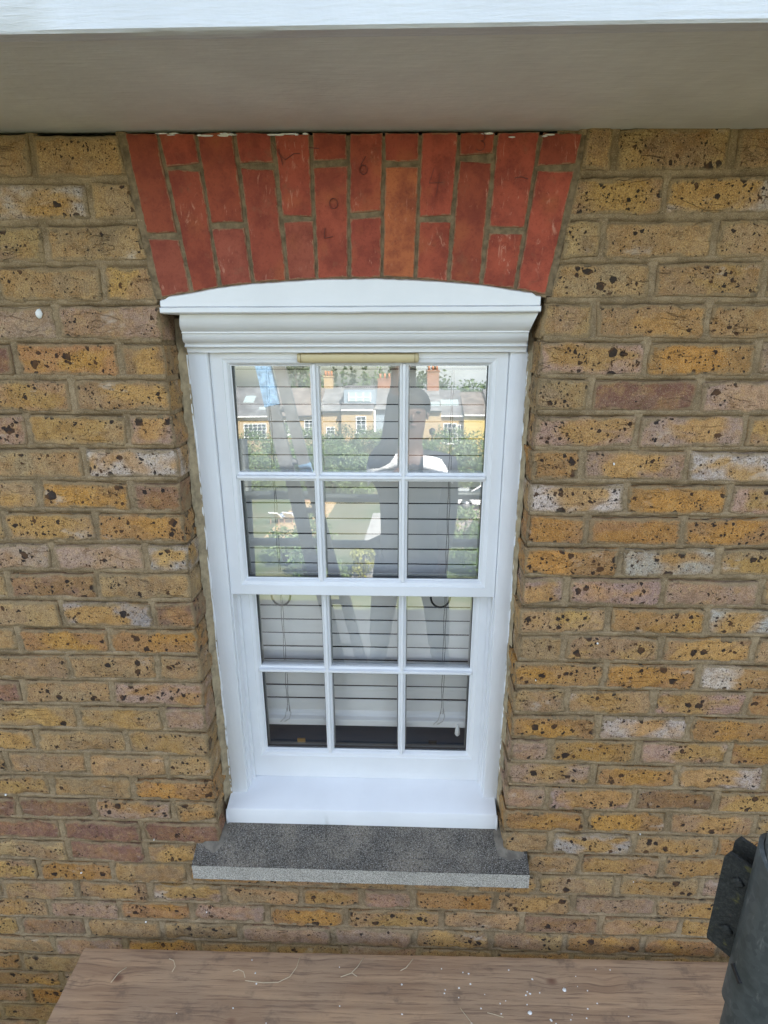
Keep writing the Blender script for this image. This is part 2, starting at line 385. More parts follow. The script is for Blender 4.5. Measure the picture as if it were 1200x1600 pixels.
hb.box(-7, -2.42, .02, .30, GZ, .078); hb.box(2.62, 7, .02, .30, GZ, .078); hb.box(-2.42, 2.62, .02, .30, GZ, -2.66)
hb.box(-7, -6.7, .30, 8, GZ, .078); hb.box(6.7, 7, .30, 8, GZ, .078); hb.box(-7, 7, 8, 8.3, GZ, .078)
hb.build('house_wall', M_farwall, kind='structure')
rf = empty('roof', (0, 0, 0), label='grey slate pitched roof above the painted overhang', cat='roof')
rb = MB(); rb.prism([(-.42, .205), (-.37, .235), (4, 2.9), (8.7, .235), (8.7, .205), (4, 2.87)], -7.2, 7.2)
M_slate = simple('slate', (.10, .10, .11), .7, 0, 6, .3, .003, 30)
rb.build('roof_covering', M_slate, rf)
gb = MB()
for x in (-7.0, 6.7): gb.prism([(.3, .08), (4, 2.3), (8.2, .08)], x, x + .3)
gb.build('gable', M_farwall, rf)
cl = MB(); cl.box(-6.7, 6.7, .3, 8, .08, .12); cl.build('ceiling_panel', simple('ceiling_white', (.7, .7, .68), .9), rf)

# ---- overhang: fascia board, drip lip and soffit, tilted very slightly like the photographed one
ev = empty('eaves', (0, 0, .0775), label='painted overhang with white fascia board above the brick arch', cat='eaves')
e = MB()
N = 120; xs = np.linspace(-3.4, 3.4, N); ys = np.linspace(-.356, .016, 12)
P = np.zeros((N, 12, 3)); P[:, :, 0] = xs[:, None]; P[:, :, 1] = ys[None]; EZ = -.0098 * xs + .0013; EY = -.0115 - .0140 * xs; P[:, :, 1] += EY[:, None] * np.linspace(1, 0, 12)[None]
P[:, :, 2] = EZ[:, None] + .0006 * fbm(xs[:, None] * 9, ys[None] * 20, seed=3) + .0015 * vnoise(xs[:, None] * 1.7, 0, seed=9)
e.grid(P); e.box(-3.4, 3.4, -.31, .30, .045, .06)
e.build('soffit', M_soffit, ev, recalc=False)
e = MB(); P = np.zeros((N, 6, 3)); prof = [(-.356, .001), (-.356, -.006), (-.378, -.007), (-.381, -.004), (-.382, .06), (-.382, .16)]
for j, (y, z) in enumerate(prof):
    P[:, j, 0] = xs; P[:, j, 1] = y + EY + .0008 * vnoise(xs * 5, j, seed=5); P[:, j, 2] = z + EZ + .0012 * vnoise(xs * 2.3, 0, seed=6) * (1 if j < 4 else 0)
e.grid(P, smooth=False); e.box(-3.4, 3.4, -.330, -.310, .06, .159)
o = e.build('fascia_board', M_fascia, ev)
autosmooth(o, 40)

# ---- the brick wall
HW = .3925           # half width of the opening
ST_TOP, ST_BOT = -1.650, -1.716
LX = {0:[-607],1:[-505],2:[-608],3:[-504],4:[-613],5:[-490,-716],6:[-606],7:[-494,-718],8:[-602],9:[-506,-721],10:[-599,-816],11:[-492,-716],12:[-618,-838],13:[-495,-719],14:[-611,-841],15:[-500,-727],16:[-628,-859],17:[-505,-729],18:[-611,-852],19:[-511,-726],20:[-614,-841],21:[-511,-734,-951],22:[-610,-837],23:[-608,-832],24:[-71,-281,-494,-713,-929],25:[-175,-398,-615,-833],26:[-47,-276,-500,-714,-926],27:[-87,-364,-595,-825,-1031]}
RX = {0:[500,718],1:[604],2:[494,709],3:[601,817],4:[495,721],5:[607,832],6:[502,727],7:[609,835],8:[500,725],9:[604,827],10:[525,739],11:[609,830],12:[494,716,939],13:[598,828],14:[502,734,952],15:[609,831],16:[522,736,963],17:[607,834],18:[495,717,945],19:[611,826],20:[499,724,939],21:[607,825],22:[521,742,961],23:[605,831,1046],24:[138,318,497,718,946],25:[1,148,385,601,834],26:[232,462,690,911],27:[155,378,592,818]}
TOPX = [(-425,84),(-358,83),(-285,82),(-212,81),(-139,80),(-67,79),(3,78),(71,77),(139,77),(211,76),(281,75),(363,74),(440,73)]
BOTX = [(-389,-211),(-321,-202),(-262,-192),(-195,-185),(-124,-181),(-65,-178),(1,-177),(66,-177),(133,-180),(199,-184),(265,-190),(333,-200),(396,-209)]
CC = {  # kind of each brick from the jamb outwards, read off the photograph
 'L': ['tt','tg','tt','ytt','pp','yor','yyt','Pyp','wtp','boy','oyt','gpp','tbt','bgt','oot','ttt','Ptr','pyy','yty','ttt','oty','yPrr','rrr','yrt','tyyot','pytyt','yptyo','tyotp'],
 'R': ['ttt','ygt','ttt','tyt','tyt','Pop','trp','PPy','oPw','woP','ooo','ogy','PPpy','yogg','tyyy','oowy','tyPo','owoy','poPo','Powo','pPby','ooyy','tgyo','yyyg','tpoyyt','ypyPoy','bopyy','ytpbo']}
TINT = {'y': ((.46,.270,.083),(.35,.225,.115),.78), 'o': ((.47,.235,.050),(.36,.19,.075),.88), 't': ((.315,.215,.112),(.39,.255,.115),.60), 'p': ((.39,.245,.150),(.35,.245,.180),.50),
        'P': ((.45,.260,.090),(.37,.245,.190),.75), 'r': ((.245,.125,.090),(.18,.085,.070),.35), 'g': ((.45,.260,.085),(.40,.37,.32),.92), 'b': ((.30,.16,.070),(.22,.13,.085),.70), 'w': ((.45,.270,.105),(.54,.47,.39),.70)}
def jit(c, s=.17):
    k = 1 + random.uniform(-s, s); return tuple(max(0.01, x * k * (1 + random.uniform(-.05, .05))) for x in c)
def axis_pts(L, fine):
    L = max(L, .02)
    e_ = [0, .0012, .003, .006] if fine else [0, .004]
    n = max(2, int((L - .016) / (.0095 if fine else .05)))
    mid = list(np.linspace(e_[-1] + (.005 if fine else .01), L - e_[-1] - (.005 if fine else .01), n))
    return np.array(e_ + mid + [L - x for x in reversed(e_)]) / L
def brick_mesh(mb, quad, y0, depth, seed, tint, patch, dens, fine=True, rough=1.0, o=(0, 0, 0), round_=.005):
    """quad: LL, LR, UR, UL (x, z) in metres; appends verts to mb and returns colour rows"""
    LL, LR, UR, UL = (np.array(q, float) for q in quad)
    j = .0021 * rough if fine else .001
    LL, LR, UR, UL = (q + rng.uniform(-j, j, 2) for q in (LL, LR, UR, UL))
    W_ = max(np.linalg.norm(LR - LL), np.linalg.norm(UR - UL)); H_ = max(np.linalg.norm(UL - LL), np.linalg.norm(UR - LR))
    us = axis_pts(W_, fine); vs_ = axis_pts(H_, fine); U, V = np.meshgrid(us, vs_, indexing='ij')
    P2 = (LL[None, None] * ((1 - U) * (1 - V))[..., None] + LR * (U * (1 - V))[..., None] + UR * (U * V)[..., None] + UL * ((1 - U) * V)[..., None])
    du = np.minimum(U, 1 - U) * W_; dv_ = np.minimum(V, 1 - V) * H_
    s = seed * 7.31
    # wavering arrises, sometimes chipped corners
    wob = .0026 * rough * fbm(P2[..., 0] * 60 + s, P2[..., 1] * 60, seed=seed % 97)
    inx = np.clip(1 - du / .02, 0, 1); inz = np.clip(1 - dv_ / .02, 0, 1)
    P2[..., 0] += wob * inx * 1.2; P2[..., 1] += wob * inz + .0020 * rough * vnoise(P2[..., 0] * 22 + s, seed % 13, seed=5) * inz
    cr_ = (.006 + .004 * random.random()) * rough
    cd_ = np.sqrt(np.maximum(cr_ - du, 0) ** 2 + np.maximum(cr_ - dv_, 0) ** 2)
    r = round_; d = np.minimum(du, dv_); d = np.minimum(d, np.maximum(cr_ - cd_, 0) + np.where(cd_ > 0, 0, 1))
    Y = np.where(d < r, r - np.sqrt(np.maximum(r * r - (r - d) ** 2, 0)), 0)
    Y = Y + .0016 * rough * fbm(P2[..., 0] * 28 + s, P2[..., 1] * 28 + s, seed=3) + .0006 * rough * fbm(P2[..., 0] * 110 + s, P2[..., 1] * 110, seed=8)
    tilt = random.uniform(-.0012, .0012) * rough
    Y = y0 + Y + tilt * (U - .5) * 2 + random.uniform(-.0010, .0010) * rough * (V - .5) * 2
    chip = vnoise(P2[..., 0] * 45 + s, P2[..., 1] * 45, seed=21); Y = Y + np.where((chip > .45) & (d < .011), .0026 * rough, 0)
    P = np.stack([P2[..., 0] - o[0], Y - o[1], P2[..., 1] - o[2]], -1)
    a, b, _ = P.shape; base = len(mb.v); mb.grid(P, True)
    # sides going back
    idx = np.arange(a * b).reshape(a, b)
    loop = list(idx[:, 0]) + list(idx[-1, 1:]) + list(idx[-2::-1, -1]) + list(idx[0, -2:0:-1])
    pts = P.reshape(-1, 3)[loop]; back = pts.copy(); back[:, 1] = y0 + depth - o[1]
    n = len(loop); b2 = len(mb.v)
    mb.v += [tuple(p_) for p_ in pts] + [tuple(p_) for p_ in back]
    for i in range(n):
        k = (i + 1) % n; mb.f.append((b2 + i, b2 + i + n, b2 + k + n, b2 + k)); mb.sm.append(False)
    ed = np.clip(d / .02, 0, 1).reshape(-1)
    rows = np.zeros((a * b + 2 * n, 4)); rows[:, :3] = tint; rows[:a * b, 3] = ed; rows[a * b:, 3] = .34
    rp = np.zeros_like(rows); rp[:, :3] = patch; rp[:, 3] = dens
    al = np.zeros_like(rows); al[:a * b, 0] = U.reshape(-1); al[:a * b, 1] = V.reshape(-1); al[a * b:, 0] = .5; al[:, 2] = (seed * .6180339) % 1; al[:, 3] = 1
    return rows, np.concatenate([rp, al], 1)
def set_cols(o, rows, rp):
    for nm, rr in (('tint', rows), ('patch', np.ascontiguousarray(rp[:, :4])), ('along', np.ascontiguousarray(rp[:, 4:]))):
        at = o.data.color_attributes.new(nm, 'FLOAT_COLOR', 'POINT'); at.data.foreach_set('color', rr.astype(np.float32).ravel())
def finish_mesh(mb, name, mat, parent, loc=None):
    return mb.build(name, mat, parent, recalc=False, loc=loc)
wall = empty('brick_wall', (0, 0, -2.0), label='yellow stock brick wall with black specks around the white sash window', cat='brick wall')
WO = Vector((0, 0, 2.0))     # children of the wall are offset against its base
def intervals(k):
    """bricks of a course as (x0, x1, code, side-of-opening flag)"""
    g2 = .0052; out = []
    Ztop, Zbot = -.075 * (k - 1), -.075 * k
    L = [x / 1000 for x in LX.get(k, [])]; Rr = [x / 1000 for x in RX.get(k, [])]
    cl_, cr_ = (CC['L'][k], CC['R'][k]) if k < 28 else ('tyopt', 'ytoyp')
    if k <= 3:
        zc = -.075 * (k - .5) * 1000
        f = lambda T, B: (B[0] + (T[0] - B[0]) * (zc - B[1]) / (T[1] - B[1])) / 1000
        jl = f(TOPX[0], BOTX[0]) - .010; jr = f(TOPX[-1], BOTX[-1]) + .010
    elif k <= 22: jl, jr = -HW, HW
    elif k == 23: jl, jr = -.4605, .4605
    else: jl = jr = None
    if jl is not None:
        xs = [jr - g2] + Rr
        while xs[-1] < 2.62: xs.append(xs[-1] + random.uniform(.217, .229))
        for i in range(len(xs) - 1): out.append((xs[i] + g2, min(xs[i + 1] - g2, 2.62), cr_[i] if i < len(cr_) else random.choice('yoyttppg'), 'R' if i == 0 and 4 <= k <= 22 else ''))
        xs = [jl + g2] + L
        while xs[-1] > -2.42: xs.append(xs[-1] - random.uniform(.217, .229))
        for i in range(len(xs) - 1): out.append((max(xs[i + 1] + g2, -2.42), xs[i] - g2, cl_[i] if i < len(cl_) else random.choice('yoyttppr'), 'L' if i == 0 and 4 <= k <= 22 else ''))
    else:
        if k < 28: xs = sorted(L + Rr)
        else:
            x0 = -.05 + (.11 if k % 2 else 0); xs = [x0 + random.uniform(-.005, .005) + .222 * i for i in range(-4, 6)]
        xs = [x for i, x in enumerate(xs) if i == 0 or x - xs[i - 1] > .09]
        while xs[-1] < 2.62: xs.append(xs[-1] + random.uniform(.215, .229))
        while xs[0] > -2.42: xs.insert(0, xs[0] - random.uniform(.215, .229))
        seq = cl_[::-1] + cr_; j0 = 0
        for i in range(len(xs) - 1):
            out.append((max(xs[i] + g2, -2.42), min(xs[i + 1] - g2, 2.62), seq[(i * 3 + k) % len(seq)], ''))
    return [t for t in out if t[1] - t[0] > .03]
perps = []; allb = []
for k in range(0, 36):
    zt = -.075 * (k - 1) - .0052; zb = -.075 * k + .0052
    if k == 0: zt = .0765
    for (x0, x1, code, side) in intervals(k):
        allb.append((k, x0, x1, zb, zt, code, side))
        if k <= 35: perps.append((x0 - .0052, zb, zt)); perps.append((x1 + .0052, zb, zt))
def near(t): return math.hypot((t[1] + t[2]) / 2 - .08, (t[3] + .9) * .75)
cand = sorted(allb, key=near)
single = set(id(t) for t in [t for t in cand if t[0] <= 29][:288])
far = MB(); fr_, fp_ = [], []; seed = 1
for t in allb:
    k, x0, x1, zb, zt, code, side = t; seed += 1
    ta, pa, de = TINT[code]; ta, pa = jit([ta[0] * 1.20, ta[1] * 1.17, ta[2] * 1.28]), jit([pa[0] * 1.20, pa[1] * 1.17, pa[2] * 1.25])
    if k >= 24 and code in 'o': ta = tuple(x * .92 for x in ta)
    de = min(1, max(.1, de + random.uniform(-.25, .2)))
    yj = random.uniform(-.0018, .0014)
    dz = random.uniform(-.0012, .0012); tl = random.uniform(-.0014, .0014)
    # slanted outer ends beside the arch
    quad = [(x0, zb + dz - tl), (x1, zb + dz + tl), (x1, zt + dz + tl), (x0, zt + dz - tl)]
    if k <= 3 and x1 < -.38 and x1 > -.45: quad[1] = (x1 + .0055, quad[1][1]); quad[2] = (x1 - .0055, quad[2][1])
    if k <= 3 and x0 > .38 and x0 < .46: quad[0] = (x0 - .0055, quad[0][1]); quad[3] = (x0 + .0055, quad[3][1])
    depth = .101 if side else .04
    # frogged, softer bricks lower down
    rough = 1.0 + min(1.0, max(0, (k - 6) / 16)) * .9
    if id(t) in single:
        cx, cz = (x0 + x1) / 2, (zb + zt) / 2; mb = MB()
        r1, r2 = brick_mesh(mb, quad, yj, depth, seed, ta, pa, de, True, rough, (cx, 0, cz))
        o = finish_mesh(mb, 'brick', M_stock, wall, (cx, 0, cz + 2.0)); set_cols(o, r1, r2)
    else:
        vis = abs((x0 + x1) / 2 - .1) < 1.5
        r1, r2 = brick_mesh(far, quad, yj, depth, seed, ta, pa, de, vis, rough); fr_.append(r1); fp_.append(r2)
o = finish_mesh(far, 'brick_field', M_stock, wall, (0, 0, 2.0)); set_cols(o, np.concatenate(fr_), np.concatenate(fp_)); o['kind'] = 'stuff'

# mortar: bed joints struck so that the lower edge is undercut, perpends nearly flush
def arch_half(z, side):
    T, B = (TOPX[0], BOTX[0]) if side < 0 else (TOPX[-1], BOTX[-1]); zz = z * 1000
    return (B[0] + (T[0] - B[0]) * (zz - B[1]) / (T[1] - B[1])) / 1000
def blocked(x, z):
    if z > -.215 and arch_half(z, -1) - .001 < x < arch_half(z, 1) + .001: return True
    if z <= -.215 and z > ST_TOP - .02 and abs(x) < HW + .001: return True
    if -1.72 < z < -1.645 and abs(x) < .458: return True
    return False
mo = MB()
step = .008; xs = np.arange(-1.62, 1.78, step); rowz = np.array([.012, .0085, .006, .004, .001, -.002, -.0045, -.006, -.0085, -.012])
for k in range(0, 36):
    zc = -.075 * k
    wav = .0016 * fbm(xs * 6, k * 3.7, seed=31)
    Z = zc + rowz[None, :] * (1 + .15 * vnoise(xs * 12, k, seed=4))[:, None] + wav[:, None]
    t = np.clip((.006 - rowz) / .012, 0, 1)
    deep = .0105 + .0060 * fbm(xs * 4, k * 2.1, seed=40)
    lo = min(1, max(0, (k - 5) / 14))
    Yv = (.0026 - .0022 * lo) + .0 * t[None] + (np.maximum(deep, .0005)[:, None] * (t ** 2.6)[None]) + .0013 * fbm(xs[:, None] * 60, Z * 160, seed=50) - .0014 * lo * vnoise(xs[:, None] * 14, k * 5.0, seed=60)
    Yv = np.where(np.abs(rowz)[None] > .009, .016, Yv)
    P = np.stack([np.repeat(xs[:, None], len(rowz), 1), Yv, Z], -1)
    base = len(mo.v); mo.v += P.reshape(-1, 3).tolist(); nb = len(rowz)
    for i in range(len(xs) - 1):
        if blocked(xs[i] + step / 2, zc): continue
        for j in range(nb - 1):
            a = base + i * nb + j; mo.f.append((a, a + 1, a + nb + 1, a + nb)); mo.sm.append(True)
seen = set()
for (x, zb, zt) in perps:
    key = (round(x, 3), round(zb, 3))
    if key in seen or abs(x - .08) > 1.7: continue
    seen.add(key)
    if abs(x) < HW + .012 and -.215 > zb > -1.66: continue
    if abs(x) < .47 and -1.72 < zb < -1.65: continue
    if zb > -.28 and abs(x) < .45:
        x = x  # joint against the arch
    wx = np.array([-.012, -.0075, -.0045, 0, .0045, .0075, .012]); wz = np.linspace(zb - .006, zt + .006, 12)
    lo = min(1, max(0, (-.5 - zb) / 1.0))
    sh = 0
    if zb > -.28 and -.46 < x < -.38: sh = -.011 * (wz - (zb + zt) / 2) / .064
    if zb > -.28 and .38 < x < .47: sh = .011 * (wz - (zb + zt) / 2) / .064
    X = x + wx[:, None] + .001 * vnoise(wz * 70, x * 30, seed=7)[None] + sh
    Yv = .0035 - .0028 * lo + np.where(np.abs(wx) > .009, .006, 0)[:, None] + .0014 * fbm(X * 80, wz[None] * 80, seed=52) + random.uniform(0, .002)
    mo.grid(np.stack([X, Yv, np.repeat(wz[None], len(wx), 0)], -1), True, True)
for (x0, x1, z0, z1) in ((-2.42, -HW - .002, -1.65, .0765), (HW + .002, 2.62, -1.65, .0765), (-2.42, 2.62, -2.67, -1.72), (-2.42, -.455, -1.72, -1.65), (.455, 2.62, -1.72, -1.65)):
    mo.add([(x0, .0125, z0), (x1, .0125, z0), (x1, .0125, z1), (x0, .0125, z1)], [(0, 1, 2, 3)])
# reveals: the mortar between the brick ends, and the smeared pointing against the frame
for sgn in (-1, 1):
    zz = np.arange(-1.66, -.205, .006); yy = np.array([.003, .012, .03, .05, .07, .085, .104])
    dj = np.abs(((zz / .075) + .5) % 1 - .5) * .075
    X = sgn * (HW + .0045 + .0020 * fbm(yy[None] * 70, zz[:, None] * 70, seed=70 + sgn)) + 0 * zz[:, None]
    P = np.stack([X, np.repeat(yy[None], len(zz), 0), np.repeat(zz[:, None], len(yy), 1)], -1); mo.grid(P, True, sgn > 0)
o = mo.build('mortar', M_mortar, wall, recalc=False, loc=(0, 0, 2.0)); o['kind'] = 'stuff'
bk = MB()
for (x0, x1, z0, z1) in ((-2.42, -HW - .004, -2.66, .076), (HW + .004, 2.62, -2.66, .076), (-HW - .004, HW + .004, -2.66, -1.72), (-HW - .004, HW + .004, -.16, .076)):
    bk.box(x0, x1, .041 if abs(x0 + x1) > 1 or z1 < -1 else .05, .299, z0, z1)
bk.build('inner_masonry', M_mortar, wall, loc=(0, 0, 2.0))
fil = MB()
for sgn, fx in ((-1, -.3785), (1, .3865)):
    zz = np.arange(-1.625, -.246, .007); n = 6; rag = .0035 * fbm(zz * 22, 3 * sgn, seed=90) + .002 * vnoise(zz * 90, 1, seed=92)
    P = np.zeros((len(zz), n, 3)); P[:, :, 2] = zz[:, None]
    xw = sgn * (HW - .0005); 
    for j, tt in enumerate(np.linspace(0, 1, n)):
        P[:, j, 0] = xw + (fx - sgn * .0012 - xw) * tt + .0012 * fbm(zz * 80, j, seed=95)
        P[:, j, 1] = .070 + rag * (1 - tt) * 2 + .0262 * tt ** .6 - (.0015 if j == n - 1 else 0) + .001 * fbm(zz * 60, j * 3, seed=96)
    fil.grid(P, True, sgn < 0)
fil.build('pointing_fillet', M_lime, wall, recalc=False, loc=(0, 0, 2.0))

# arch of red rubbers
am = MB(); U = np.linspace(0, 12, 145); V = np.linspace(-.03, 1.0, 40)
tp = np.array(TOPX) / 1000; bt = np.array(BOTX) / 1000
ux = np.interp(U, range(13), tp[:, 0]), np.interp(U, range(13), tp[:, 1]) - .008; lx = np.interp(U, range(13), bt[:, 0]), np.interp(U, range(13), bt[:, 1])
Xg = lx[0][:, None] * (1 - V) + ux[0][:, None] * V; Zg = lx[1][:, None] * (1 - V) + ux[1][:, None] * V
Yg = .0030 + .0012 * fbm(Xg * 60, Zg * 60, seed=33)
am.grid(np.stack([Xg, Yg, Zg], -1), True)
Zb = lx[1]; 
P = np.zeros((len(U), 5, 3)); 
for j, yy in enumerate((.003, .02, .04, .07, .10)): P[:, j] = np.stack([Xg[:, 0], np.full(len(U), yy), Zg[:, 0]], -1)
am.grid(P, True, True)
for sgn, i in ((-1, 0), (1, 12)):   # joint between arch and wall
    vz = np.linspace(-.02, 1.0, 40); wx = np.array([-.0135, -.010, -.006, -.002, .002, .006])[None] * sgn * -1
    X0 = bt[i, 0] * (1 - vz) + tp[i, 0] * vz; Z0 = bt[i, 1] * (1 - vz) + (tp[i, 1] - .008) * vz
    X = X0[:, None] + wx * 1.0; Yv = .002 + .0015 * fbm(X * 80, Z0[:, None] * 80, seed=35) + np.where(np.abs(wx) > .012, .006, 0)
    am.grid(np.stack([X, Yv, np.repeat(Z0[:, None], 6, 1)], -1), True, sgn > 0)
arch = am.build('brick_arch', simple('arch_mortar', (.20, .145, .085), .97, 0, 60, .35, .003, 300), wall, recalc=False, loc=(0, 0, 2.0))
MID = [-98, 20, -81, 22, -71, 23, -64, 21, -73, 29, -94, 12]
REDS = {}
for i in range(12):
    T0, T1 = np.array(TOPX[i]) / 1000, np.array(TOPX[i + 1]) / 1000; B0, B1 = np.array(BOTX[i]) / 1000, np.array(BOTX[i + 1]) / 1000
    T0 = T0 + (0, -.005); T1 = T1 + (0, -.005)
    zm = MID[i] / 1000; gp = .0055
    for part, (za, zb_) in (('top', (zm + gp, None)), ('bottom', (None, zm - gp))):
        def at(side, z):
            A, Bq = (T0, B0) if side == 0 else (T1, B1); t = (z - Bq[1]) / (A[1] - Bq[1]); return Bq + (A - Bq) * t
        tiltz = random.uniform(-.002, .002)
        if part == 'top': lo0, lo1, hi0, hi1 = at(0, zm + gp + tiltz), at(1, zm + gp - tiltz), T0, T1
        else: lo0, lo1, hi0, hi1 = B0, B1, at(0, zm - gp + tiltz), at(1, zm - gp - tiltz)
        ins = .0032 if i % 3 else .0042
        q = [lo0 + (ins, 0), lo1 + (-ins, 0), hi1 + (-ins, 0), hi0 + (ins, 0)]
        base = (.345, .080, .046) if (i, part) != (7, 'bottom') else (.40, .115, .05)
        if (i, part) in ((2, 'bottom'), (0, 'bottom'), (4, 'bottom')): base = (.335, .090, .060)
        ta = jit(base, .16); cx, cz = (q[0][0] + q[2][0]) / 2, (q[0][1] + q[2][1]) / 2; mb = MB(); seed += 1
        r1, r2 = brick_mesh(mb, q, random.uniform(-.0022, -.0006), .03, seed, ta, ta, .5, True, .55, (cx, 0, cz), .0028)
        o = finish_mesh(mb, 'brick', M_red, arch, (cx, 0, cz)); set_cols(o, r1, r2)
        REDS[(i, part)] = o
# pencilled numbers and scribbles on the rubbers (thin graphite strokes)
M_pencil = simple('pencil', (.17, .042, .030), .7)
def stroke(name, pts, parent, w_=.0009, mat=None, y=-.0042, off=(0, 0)):
    mb = MB(); pts = [(a + off[0], b + off[1]) for a, b in pts]
    for a, b in zip(pts, pts[1:]):
        d = Vector((b[0] - a[0], b[1] - a[1]));
        if d.length < 1e-6: continue
        n_2 = Vector((-d.y, d.x)).normalized() * w_ / 2; e_ = d.normalized() * w_ * .3
        q = [(a[0] - n_2.x - e_.x, a[1] - n_2.y - e_.y), (b[0] - n_2.x + e_.x, b[1] - n_2.y + e_.y), (b[0] + n_2.x + e_.x, b[1] + n_2.y + e_.y), (a[0] + n_2.x - e_.x, a[1] + n_2.y - e_.y)]
        mb.add([(x, y, z) for x, z in q] + [(x, y + .0030, z) for x, z in q], [(0, 1, 2, 3), (0, 4, 5, 1), (1, 5, 6, 2), (2, 6, 7, 3), (3, 7, 4, 0)])
    return mb.build(name, mat or M_pencil, parent)
def arcp(cx, cz, rx, rz, a0, a1, n=10): return [(cx + rx * math.cos(R(a0 + (a1 - a0) * i / n)), cz + rz * math.sin(R(a0 + (a1 - a0) * i / n))) for i in range(n + 1)]
def mk(pts, nm='pencil_mark'): stroke(nm, pts, arch)
mk([(.036, .034), (.028, .022), (.025, .012)] + arcp(.032, .012, .007, .008, 180, 540, 12))          # 6
mk([(.165, .012), (.157, -.012), (.182, -.011)]); mk([(.177, .004), (.170, -.034)])                  # 4
mk(arcp(.251, .063, .008, .007, 130, -80) + arcp(.250, .049, .009, .008, 80, -140))                  # 3
mk([(.318, -.005), (.330, -.003), (.343, -.007)])                                                    # dash
mk([(-.140, .058), (-.128, .040), (-.117, .030), (-.100, .040), (-.088, .040)]); mk([(-.128, .048), (-.122, .022)])
mk(arcp(-.027, -.045, .008, .009, 0, 360, 12)); mk([(-.045, -.088), (-.047, -.106), (-.030, -.103)]); mk([(-.070, .050), (-.052, .048)])

# stone sill under the window
st = MB()
nx, ny = 230, 26
X = np.linspace(-.4575, .4575, nx); tY = np.linspace(0, 1, ny)
P = np.zeros((nx, ny, 3))
for j, t in enumerate(tY):
    y = -.050 + t * (.120 - -.050); P[:, j, 0] = X; P[:, j, 1] = y
    z = -1.668 + (y + .050) * .50
    P[:, j, 2] = z + .0010 * fbm(X * 40, y * 40, seed=71)
P[:, 0, 1] += .0008 * fbm(X * 90, 0, seed=73); P[:, 0, 2] -= .0015
st.grid(P, True)
fz = np.linspace(0, 1, 8); P2 = np.zeros((nx, 8, 3))
for j, t in enumerate(fz): P2[:, j, 0] = X; P2[:, j, 1] = -.0505 + .0006 * fbm(X * 90, t * 3, seed=73); P2[:, j, 2] = -1.6698 + t * (-1.716 + 1.6698) + (.0007 * vnoise(X * 60, 0, seed=77) if t in (0, 1) else 0)
st.grid(P2, True, True)
for sx in (-1, 1):
    st.add([(sx * .4575, -.0505, -1.6698), (sx * .4575, .04, -1.623), (sx * .4575, .04, -1.716), (sx * .4575, -.0505, -1.716)], [(0, 1, 2, 3)])
st.add([(-.4575, -.0505, -1.716), (.4575, -.0505, -1.716), (.4575, .04, -1.716), (-.4575, .04, -1.716)], [(0, 1, 2, 3)])
sill_o = st.build('stone_sill', M_stone, wall, recalc=False, loc=(0, 0, 2.0))
cm = MB()
for sx in (-1, 1):   # cement flaunching lumped on the two shoulders of the sill
    # L-shaped smear: from the outer end of the sill, round the brick corner, up along the reveal
    path = [(HW + .058, -.001), (HW + .040, -.002), (HW + .020, -.004), (HW + .006, -.007), (HW - .004, .002), (HW - .008, .020), (HW - .008, .045), (HW - .006, .060)] if sx > 0 else [(HW + .050, -.001), (HW + .034, -.002), (HW + .018, -.003), (HW + .006, -.005), (HW - .003, .002), (HW - .006, .020), (HW - .006, .045), (HW - .005, .060)]
    path = np.array(path); tt = np.linspace(0, len(path) - 1, 44); n2 = 9
    px_ = np.interp(tt, range(len(path)), path[:, 0]); py_ = np.interp(tt, range(len(path)), path[:, 1])
    wd = np.interp(tt, range(len(path)), [.004, .024, .028, .026, .022, .018, .014, .006]) * (1 + .3 * vnoise(tt * 1.3, sx, seed=80))
    P = np.zeros((44, n2, 3))
    for j in range(n2):
        v = j / (n2 - 1)
        # direction away from the wall: -y on the shoulder, towards the middle in the reveal
        k_ = np.clip((tt - 2.5) / 2, 0, 1)
        x = px_ - wd * v * k_ + .010 * (1 - v) * k_ ; y = py_ - wd * v * (1 - k_) + .006 * (1 - v) * (1 - k_)
        z = -1.668 + (y + .05) * .5 + (.008 * (1 - v) ** 1.6) * np.minimum(1, (tt + .1) * 1.5) + .0012 * fbm(x * 90 + sx, y * 90, seed=81) - .001 * v
        P[:, j] = np.stack([sx * x, y, z], -1)
    cm.grid(P, True, sx < 0)
cm.build('cement_shoulder', M_cement, wall, recalc=False, loc=(0, 0, 2.0))
# white paint dab on one brick, stray drips
dab = MB()
def blob(mb, x, y, z, rx, rz, n=11, th=.0012, ax='y', s=0):
    pts = [(x + rx * math.cos(2 * math.pi * k / n) * (1 + .3 * float(vnoise(k * 1.7, s, seed=3))), z + rz * math.sin(2 * math.pi * k / n) * (1 + .3 * float(vnoise(k * 1.3, s + 4, seed=8)))) for k in range(n)]
    if ax == 'y': top = [(a, y - th, b) for a, b in pts]; bot = [(x + (a - x) * 1.12, y + .002, z + (b - z) * 1.12) for a, b in pts]; c_ = (x, y - th * 1.6, z)
    else: top = [(a, b, y + th) for a, b in pts]; bot = [(x + (a - x) * 1.12, z + (b - z) * 1.12, y - .001) for a, b in pts]; c_ = (x, z, y + th * 1.6)
    mb.add(top + bot + [c_], [(i, (i + 1) % n, 2 * n) for i in range(n)] + [(i, i + n, (i + 1) % n + n, (i + 1) % n) for i in range(n)], True)
blob(dab, -.646, -.0020, -.244, .0068, .0085)
for i in range(12):
    x = random.choice([random.uniform(-.98, -.42), random.uniform(.42, 1.2)]); z = random.uniform(-2.0, -.5); blob(dab, x, -.0022, z, random.uniform(.0010, .0032), random.uniform(.001, .0028), 7, .0010, s=i)
